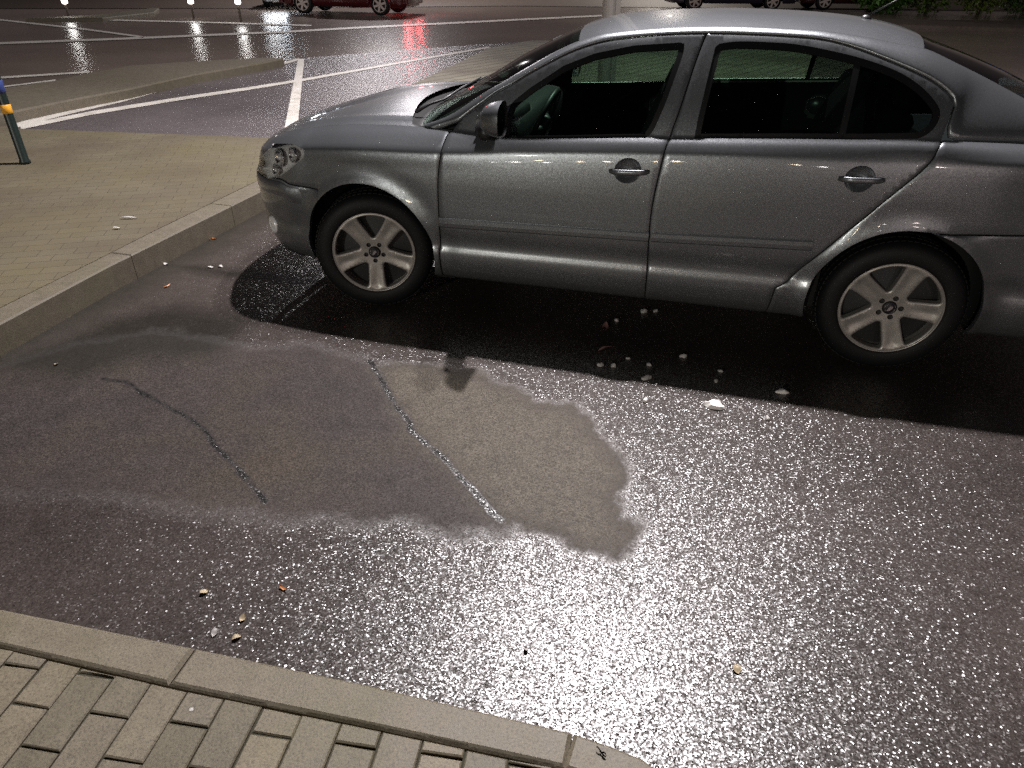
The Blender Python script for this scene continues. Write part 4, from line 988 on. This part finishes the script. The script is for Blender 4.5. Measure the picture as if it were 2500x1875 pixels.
LV = [((500, 1447), .028, .020, 'cream', 'round cream leaf on asphalt left of the orange one'), ((692, 1439), .034, .010, 'orange', 'narrow orange leaf on the glittering asphalt'), ((593, 1512), .026, .018, 'cream', 'cream leaf just behind the white scrap near the kerb'),
 ((525, 1547), .026, .018, 'white', 'small white paper scrap near the front kerb'), ((578, 1559), .028, .016, 'cream', 'dull cream leaf right beside the front kerb'), ((1798, 1636), .028, .024, 'cream', 'cream leaf alone on the bright glitter at lower right'),
 ((1284, 1588), .018, .012, 'white', 'tiny white scrap in the bright glitter near the kerb'), ((409, 700), .06, .014, 'orange', 'orange brown stick leaf in the bay corner'), ((405, 646), .035, .022, 'white', 'white scrap against the foot of the left kerb'),
 ((515, 654), .035, .022, 'white', 'left of two white scraps near the front tyre shadow'), ((539, 652), .035, .020, 'white', 'right of two white scraps near the front tyre shadow'), ((204, 746), .028, .020, 'white', 'white scrap by the left kerb nearest the photographer'), ((139, 891), .022, .016, 'cream', 'small cream leaf in the dark left part of the bay'),
 ((495, 589), .11, .016, 'orange', 'orange twig at the foot of the left kerb'), ((520, 583), .08, .012, 'orange', 'shorter orange twig right of the longer twig by the kerb')]
for i, (px, a, b, m_, lb) in enumerate(LV): leaf(px, a, b, M[m_], lb, i+1)
leaf((315, 533), .12, .02, M['white'], 'long white scrap on the left pavement', 31, .15); leaf((286, 558), .05, .02, M['white'], 'short white scrap on the left pavement', 32, .15)
lump('gum_spot', (467, 1732), .012, .011, .001, M['white'], 'round white gum spot trodden onto a paving brick', None, 77, z=.1385, cat='gum')
leaf((1467, 1840), .030, .004, M['black'], 'tiny dark twig on the curved kerb stone', 41, .14, cat='twig'); leaf((1472, 1843), .018, .004, M['black'], 'smaller dark twig crossing the one on the curved kerb stone', 44, .14, cat='twig')
# ---- bollard
bx, by, _ = back((62, 398), .15)
bo = empty('bollard', (bx, by, .15), 0, 'dark green metal bollard with a yellow band on the left pavement', 'bollard')
gm = simple('dark_green_enamel', (.006, .014, .012), .4, var=.2)
MB().lathe([(.0, 0), (.044, 0), (.042, .02), (.036, .03), (.036, .86), (.033, .90), (.02, .925), (0, .93)], 28, 'z').build('post', gm, bo, True)
MB().lathe([(.036, .40), (.039, .403), (.039, .467), (.036, .47)], 28, 'z').build('reflective_band', simple('yellow_band', (.75, .36, .03), .4), bo, True)
MB().lathe([(.036, .56), (.039, .563), (.039, .65), (.036, .653)], 28, 'z').build('reflective_band', simple('blue_band', (.03, .05, .18), .4), bo, True)
# ---- street lamps
def lampW(name, col, watts, loc, size=.24, spot=True):
    ld = bpy.data.lights.new(name, 'AREA'); ld.shape = 'DISK'; ld.size = size; ld.energy = watts; ld.color = col
    lo = bpy.data.objects.new(name, ld); COL.objects.link(lo); lo.location = loc; return lo
def street_lamp(x, y, h, heads, col, watts, label, rib=False, emi=60, group=None, rad=.08, em_off=None, tilt=0):
    L = empty('street_lamp', (x, y, 0), 0, label, 'street lamp', group)
    pm = simple('galvanised_pole', (.36, .33, .31), .5, metal=.15, var=.15, scale=6)
    pr = [(rad*1.8, 0), (rad*1.8, .03), (rad*1.05, .05), (rad, .5), (rad*.75, h)]
    mb = MB().lathe(pr, 20, 'z'); 
    if rib: mb.box((rad*.62, -rad*.78, h/2), (.045, .05, h))
    mb.build('pole', pm, L, False)
    for i, (hx, hy) in enumerate(heads):
        dx, dy = hx-x, hy-y; d = math.hypot(dx, dy)
        am = MB().tube([(0, 0, h-.3), (dx*.3, dy*.3, h-.02), (dx*.85, dy*.85, h+.10)], [.035, .032, .03], 10); am.build('arm', pm, L, True)
        hd = MB(); hd.box((dx, dy, h+.12), (.62 if abs(dx) > abs(dy) else .3, .3 if abs(dx) > abs(dy) else .62, .10), taper=.75); ho = hd.build('lamp_head', M['black'], L)
        ln = MB(); ln.lathe([(0, -.02), (.10, -.015), (.15, 0)], 24, 'z'); ln.v = [(a+dx, b+dy, c+h+.065) for a, b, c in ln.v]; ln.build('lamp_lens', emis('lamp_glow_%d' % len(bpy.data.materials), col, emi), ho, True)
        w = watts[i] if hasattr(watts, '__len__') else watts
        lo = lampW('lamp_light', col, w, (dx, dy, h+.03)); lo.parent = L
    return L
street_lamp(.88, 7.3, 8.5, [(.95, 6.7), (1.95, 6.75)], (1., .945, .955), (1750, 600), 'tall grey street lamp standing just behind the parked car', rib=True, rad=.085)
street_lamp(-5.6, 33.5, 8., [(-5.3, 32.5)], (1., .93, .95), 1700, 'distant street lamp beyond the parked red car', emi=120)
street_lamp(9, 45, 8., [(8, 44)], (1., .9, .8), 1500, 'street lamp beyond the hedge across the road', emi=60)
street_lamp(-13, -19, 5.2, [(-12.2, -18.6)], (1., .97, .88), 7000, 'street lamp far behind the photographer to the left', emi=60)
street_lamp(4, -23, 4.6, [(3.4, -22.6)], (1., .82, .76), 2000, 'street lamp far behind the photographer to the right', emi=60)
# small far lights behind the photographer, their glints ride on the doors
LN = {1.: 'first', }
for i, (px, c) in enumerate([((1205, 396), (1, .97, .9)), ((1331, 401), (1, .97, .93)), ((1250, 415), (1, .95, .9)), ((1407, 420), (1, .75, .45)), ((1470, 422), (1, .93, .8)), ((1300, 421), (1, .7, .45)), ((1597, 414), (1, .7, .35)), ((1645, 416), (1, .75, .35)), ((1628, 440), (1, .95, .95)), ((935, 412), (1, .97, .92)), ((1985, 470), (1, .95, .95)), ((1930, 450), (1, .8, .6))]):
    q = uvpx(px); P = S([q[0], q[0]+1e-3, q[0]], [q[1], q[1], q[1]+1e-3]); W3 = c2w(P); nn = np.cross(W3[1]-W3[0], W3[2]-W3[0]); nn /= np.linalg.norm(nn)
    if nn@(CP-W3[0]) < 0: nn = -nn
    d = W3[0]-CP; d /= np.linalg.norm(d); r_ = d-2*(d@nn)*nn
    k = 24/max(.3, -r_[1]); L3 = W3[0]+r_*k; print('glint', i, L3.round(1))
    if L3[2] < .8: L3[2] = .8+.2*i
    L3[2] = min(L3[2], 14)
    nth = ['palest', 'second', 'third', 'fourth', 'fifth', 'sixth', 'seventh', 'eighth', 'ninth', 'tenth', 'eleventh', 'twelfth'][i]
    L = empty('path_lamp', (L3[0], L3[1], 0), 0, nth+' small globe lamp on a thin post behind the photographer', 'path lamp', 'path lamps behind the photographer')
    MB().tube([(0, 0, 0), (0, 0, L3[2]-.1)], .04, 8).build('pole', M['black'], L); MB().lathe([(0, .16), (.11, .11), (.16, 0), (.11, -.11), (0, -.16)], 16, 'z').build('globe', emis('globe_%d' % i, c, 60), L, True, loc=(0, 0, L3[2]))
# ---- cars across the road
def far_car(x, y, yaw, paint, label, Lc=4.1, W_=1.7, hubs='alloy', tailside=None, lights=None, group='cars parked across the road', wb=2.55):
    c = empty('far_car', (x, y, 0), yaw, label, 'car', group)
    pm = simple('far_paint_%d' % len(bpy.data.materials), paint, .3, metal=.2, coat=.6)
    x0 = -.78; x1 = wb+(Lc-wb-.78); xs2 = np.linspace(x0, x1, 90)
    top_ = pchip([x0, x0+.15, x0+.9, x0+1.2, x0+1.75, x0+3.0, x1-.35, x1], [.62, .74, .90, .95, 1.38, 1.42, 1.0, .85])
    belt = pchip([x0, x0+.15, x0+.9, x0+1.2, x1-.3, x1], [.60, .70, .84, .88, .93, .80])
    W2 = pchip([x0, x0+.12, x0+.6, x1-.5, x1-.1, x1], [W_*.34, W_*.43, W_*.5, W_*.5, W_*.44, W_*.38])
    zs = [0, .04, .2, .5, .8, 1.]
    wi = [.90, .965, 1., 1., .985, .955]
    mb = MB()
    for s in (-1, 1):
        rows = []
        for i_, f_ in enumerate(zs):
            row = []
            for xx in xs2:
                zb = .22
                for wx in (0, wb):
                    d = abs(xx-wx)
                    if d < .34: zb = max(zb, .30+math.sqrt(.34**2-d*d))
                z = zb+(belt(xx)-zb)*f_; row.append((xx, s*W2(xx)*wi[i_], z))
            rows.append(row)
        # greenhouse
        for f_ in (.35, .7, .92, 1.):
            rows.append([(xx, s*W2(xx)*(.955-(.17*f_ if top_(xx) > belt(xx)+.2 else .05*f_)), belt(xx)+(top_(xx)-belt(xx))*f_**.8) for xx in xs2])
        P = np.array(rows); P = P if s > 0 else P[::-1]; mb.grid(P)
    P = np.array([[(xx, k*W2(xx)*(.955-(.17 if top_(xx) > belt(xx)+.2 else .05)), top_(xx)+.03*(1-k*k)) for xx in xs2] for k in np.linspace(-1, 1, 9)]); mb.grid(P[::-1])
    for xe in (0, -1): mb.grid(np.array([[(xs2[xe]+(0), k*W2(xs2[xe])*.96, z) for z in (.22, .4, float(top_(xs2[xe])))] for k in (-1, 0, 1)]))
    bo_ = mb.build('body', pm, c, True)
    for s in (-1, 1):
        for xa, xb in ((x0+1.45, x0+2.25), (x0+2.32, x0+3.2)):
            rows = [[(xx+(.12 if f_ > .5 else 0)*(1 if xa < x0+1.5 else 0), s*(W2(xx)*(.955-.17*f_)+.006), belt(xx)+(top_(xx)-belt(xx))*f_**.8) for xx in np.linspace(xa, xb, 8)] for f_ in (.1, .85)]
            P = np.array(rows); MB().grid(P if s > 0 else P[::-1]).build('window', M['gloss'], c)
        for wx in (0, wb):
            w = bpy.data.objects.new('wheel', None); COL.objects.link(w); w.parent = c; w.location = (wx, s*(W_/2-.02), .30); w.rotation_euler = (0, 0, 0 if s < 0 else math.pi)
            MB().lathe([(.20, .01), (.27, -.01), (.295, .02), (.30, .06), (.30, .16), (.27, .2)], 36).build('tyre', M['rubber'], w, True)
            r_ = MB(); r_.lathe([(.185, -.012), (.205, -.014), (.21, .01), (.2, .02)], 36); r_.lathe([(0, -.02), (.05, -.018), (.055, 0)], 20)
            for k in range(6):
                a = k*math.pi/3+.3; r_.box((.115*math.cos(a), -.008, .115*math.sin(a)), (.17, .015, .062), Matrix.Rotation(-a, 3, 'Y'))
            r_.build('rim', simple('far_hub_%d' % len(bpy.data.materials), (.5, .42, .38), .5), w)
            MB().lathe([(0, .03), (.2, .03)], 30).build('brake', M['matt'], w)
        for xe, mt, nm in ((x0, M['reflector'], 'headlight'), (x1, M['redlens'], 'tail_light')):
            sg_ = -1 if xe == x0 else 1
            if lights and nm in lights: mt = lights[nm]
            o2 = MB(); o2.add(*rbox((xe-sg_*.02, s*.52*W_/1.7, .66 if nm == 'headlight' else .78), (.10, .30, .14), .03)); o2.build(nm, mt, c, True)
    mb = MB(); mb.box((wb/2, 0, .26), (wb-.8, W_*.82, .1)); mb.build('underside', M['matt'], c)
    for xe, sg_ in ((x0, -1), (x1, 1)):
        b2 = MB(); b2.add(*rbox((xe+sg_*.01, 0, .40), (.16, W_*.86, .24), .05)); b2.build('bumper', pm, c, True)
    return c
hw = emis('lit_headlight', (.93, .96, 1.), 40); rw = emis('lit_brake_light', (1., .13, .14), 60); pw = emis('lit_plate_panel', (.9, .95, 1.), 18)
far_car(-6.45, 25.55, R(-12.2), (.07, .008, .010), 'dark red car parked across the road with its lights on', lights={'headlight': emis('lit_side_light', (.8, .9, 1.), 30), 'tail_light': rw})
far_car(6.25, 28.75, R(2), (.030, .026, .045), 'dark purple car parked across the road beyond the roof', wb=2.75, Lc=4.4)
far_car(11.0, 29.3, R(2), (.05, .012, .014), 'dark maroon car parked in front of the hedge')
c_ = far_car(-7.85, 27.6, R(90), (.45, .48, .52), 'pale car facing the road with its headlights on', lights={'headlight': hw})
sg1 = MB(); sg1.add(*rbox((-.90, .10, .44), (.03, .52, .13), .01)); sg1.build('lit_panel', pw, c_)
for i, (px, z) in enumerate([((157, 2), .45), ((465, 2), .45), ((580, 3), .5)]):
    x, y, _ = back(px, z); L = empty('bollard_light', (x, y, 0), 0, ['leftmost small lit bollard light on the far pavement', 'middle small lit bollard light on the far pavement', 'small lit bollard light on the far pavement nearest the pale car'][i], 'bollard light', 'lit bollard lights on the far pavement')
    MB().tube([(0, 0, 0), (0, 0, z-.06)], .03, 10).build('post', M['far'], L); MB().lathe([(0, .10), (.07, .08), (.075, -.04), (.05, -.07), (0, -.07)], 16, 'z').build('lamp', emis('bollard_glow_%d' % i, (1, .97, .93), 28), L, True, loc=(0, 0, z))
# ---- hedge bushes, far right
def bush(x, y, rx, ry, h, n, label, seed, tone):
    rr = np.random.default_rng(seed); t = NT('bush_leaf_%d' % seed); inf = t.n('ShaderNodeNewGeometry').outputs['Random Per Island']
    t.set(Base_Color=t.mix(inf, [c*.5 for c in tone], [c*1.5 for c in tone]), Roughness=.5)
    b = empty('bush', (x, y, 0), 0, label, 'bush', 'bushes of the hedge across the road'); mb = MB()
    for _ in range(n):
        d = rr.normal(size=3); d /= np.linalg.norm(d); r = .55+.45*rr.random()**.5; k = 1+.25*math.sin(d[0]*5+seed)*math.cos(d[1]*4)
        c = np.array([d[0]*rx*r*k, d[1]*ry*r*k, h*.5+d[2]*h*.52*r]); c[2] = max(.02, c[2]); s = .05+.05*rr.random(); a = rr.normal(size=3); a /= np.linalg.norm(a); e_ = np.cross(a, d); e_ /= np.linalg.norm(e_)+1e-9
        mb.add([c-a*s, c+e_*s*.5, c+a*s, c-e_*s*.5], [(0, 1, 2, 3)])
    mb.build('foliage', t.m, b)
    tk = MB()
    for k in range(5): q = rr.normal(size=2)*.3; tk.tube([(0, 0, 0), (q[0]*rx, q[1]*ry, h*.7)], [.04, .015], 6)
    tk.build('trunk', simple('bush_wood_%d' % seed, (.05, .035, .025), .9), b)
BL = ['bright green bush beside the maroon car', 'olive green bush, second from the maroon car', 'yellow green bush in the middle of the hedge', 'dark green bush beside the blue bin', 'deep green bush beyond the blue bin']
for i, (x, tone) in enumerate([(12.6, (.05, .13, .02)), (14.2, (.07, .12, .02)), (15.9, (.10, .15, .02)), (17.6, (.05, .10, .02)), (20.4, (.04, .09, .02))]): bush(x, 27.3+.2*(i % 2), 1.25, .9, 2.0+.3*(i % 3), 2600, BL[i], 50+i, tone)
bb = empty('wheelie_bin', (17.3, 25.7, 0), .3, 'blue wheeled bin in front of the hedge at far right', 'bin'); bp = simple('blue_plastic', (.02, .10, .35), .45)
bm2 = MB(); bm2.box((0, 0, .55), (.48, .62, .9), taper=1.2); bm2.build('bin_body', bp, bb); bm2 = MB(); bm2.add(*rbox((0, 0, 1.04), (.62, .78, .07), .02)); bm2.build('lid', bp, bb)
for s_ in (-1, 1):
    q = MB().lathe([(0, 0), (.1, 0), (.11, .02), (.1, .05), (0, .05)], 20); q.build('wheel', M['rubber'], bb, True, loc=(s_*.2, .3, .11))
# ---- night sky
w = bpy.data.worlds.new('World'); sc.world = w; w.use_nodes = True; wt = w.node_tree; bg = wt.nodes['Background']
sky = wt.nodes.new('ShaderNodeTexSky'); sky.sky_type = 'NISHITA'; sky.sun_disc = False; sky.sun_elevation = R(-6); sky.sun_rotation = R(200)
mx = wt.nodes.new('ShaderNodeMix'); mx.data_type = 'RGBA'; mx.inputs[0].default_value = 1.; mx.blend_type = 'ADD'
gnt = wt.nodes.new('ShaderNodeTexCoord'); sp_ = wt.nodes.new('ShaderNodeSeparateXYZ'); wt.links.new(gnt.outputs['Generated'], sp_.inputs[0])
rp = wt.nodes.new('ShaderNodeValToRGB'); rp.color_ramp.elements[0].position = 0; rp.color_ramp.elements[0].color = (1.1, .86, .78, 1); rp.color_ramp.elements[1].position = .13; rp.color_ramp.elements[1].color = (.34, .27, .27, 1); _e = rp.color_ramp.elements.new(.4); _e.color = (.08, .07, .09, 1)
wt.links.new(sp_.outputs[2], rp.inputs[0]); wt.links.new(sky.outputs[0], mx.inputs[6]); wt.links.new(rp.outputs[0], mx.inputs[7]); wt.links.new(mx.outputs[2], bg.inputs[0]); bg.inputs[1].default_value = .12
sc.view_settings.view_transform = 'Standard'; sc.view_settings.look = 'None'; sc.view_settings.gamma = 1; sc.view_settings.exposure = 0
sc.render.engine = 'CYCLES'; sc.cycles.max_bounces = 8; sc.cycles.transparent_max_bounces = 12; sc.cycles.glossy_bounces = 3; sc.cycles.diffuse_bounces = 2; sc.cycles.sample_clamp_indirect = .6; sc.cycles.sample_clamp_direct = 12; sc.cycles.caustics_reflective = False; sc.cycles.caustics_refractive = False
sc.cycles.use_denoising = False
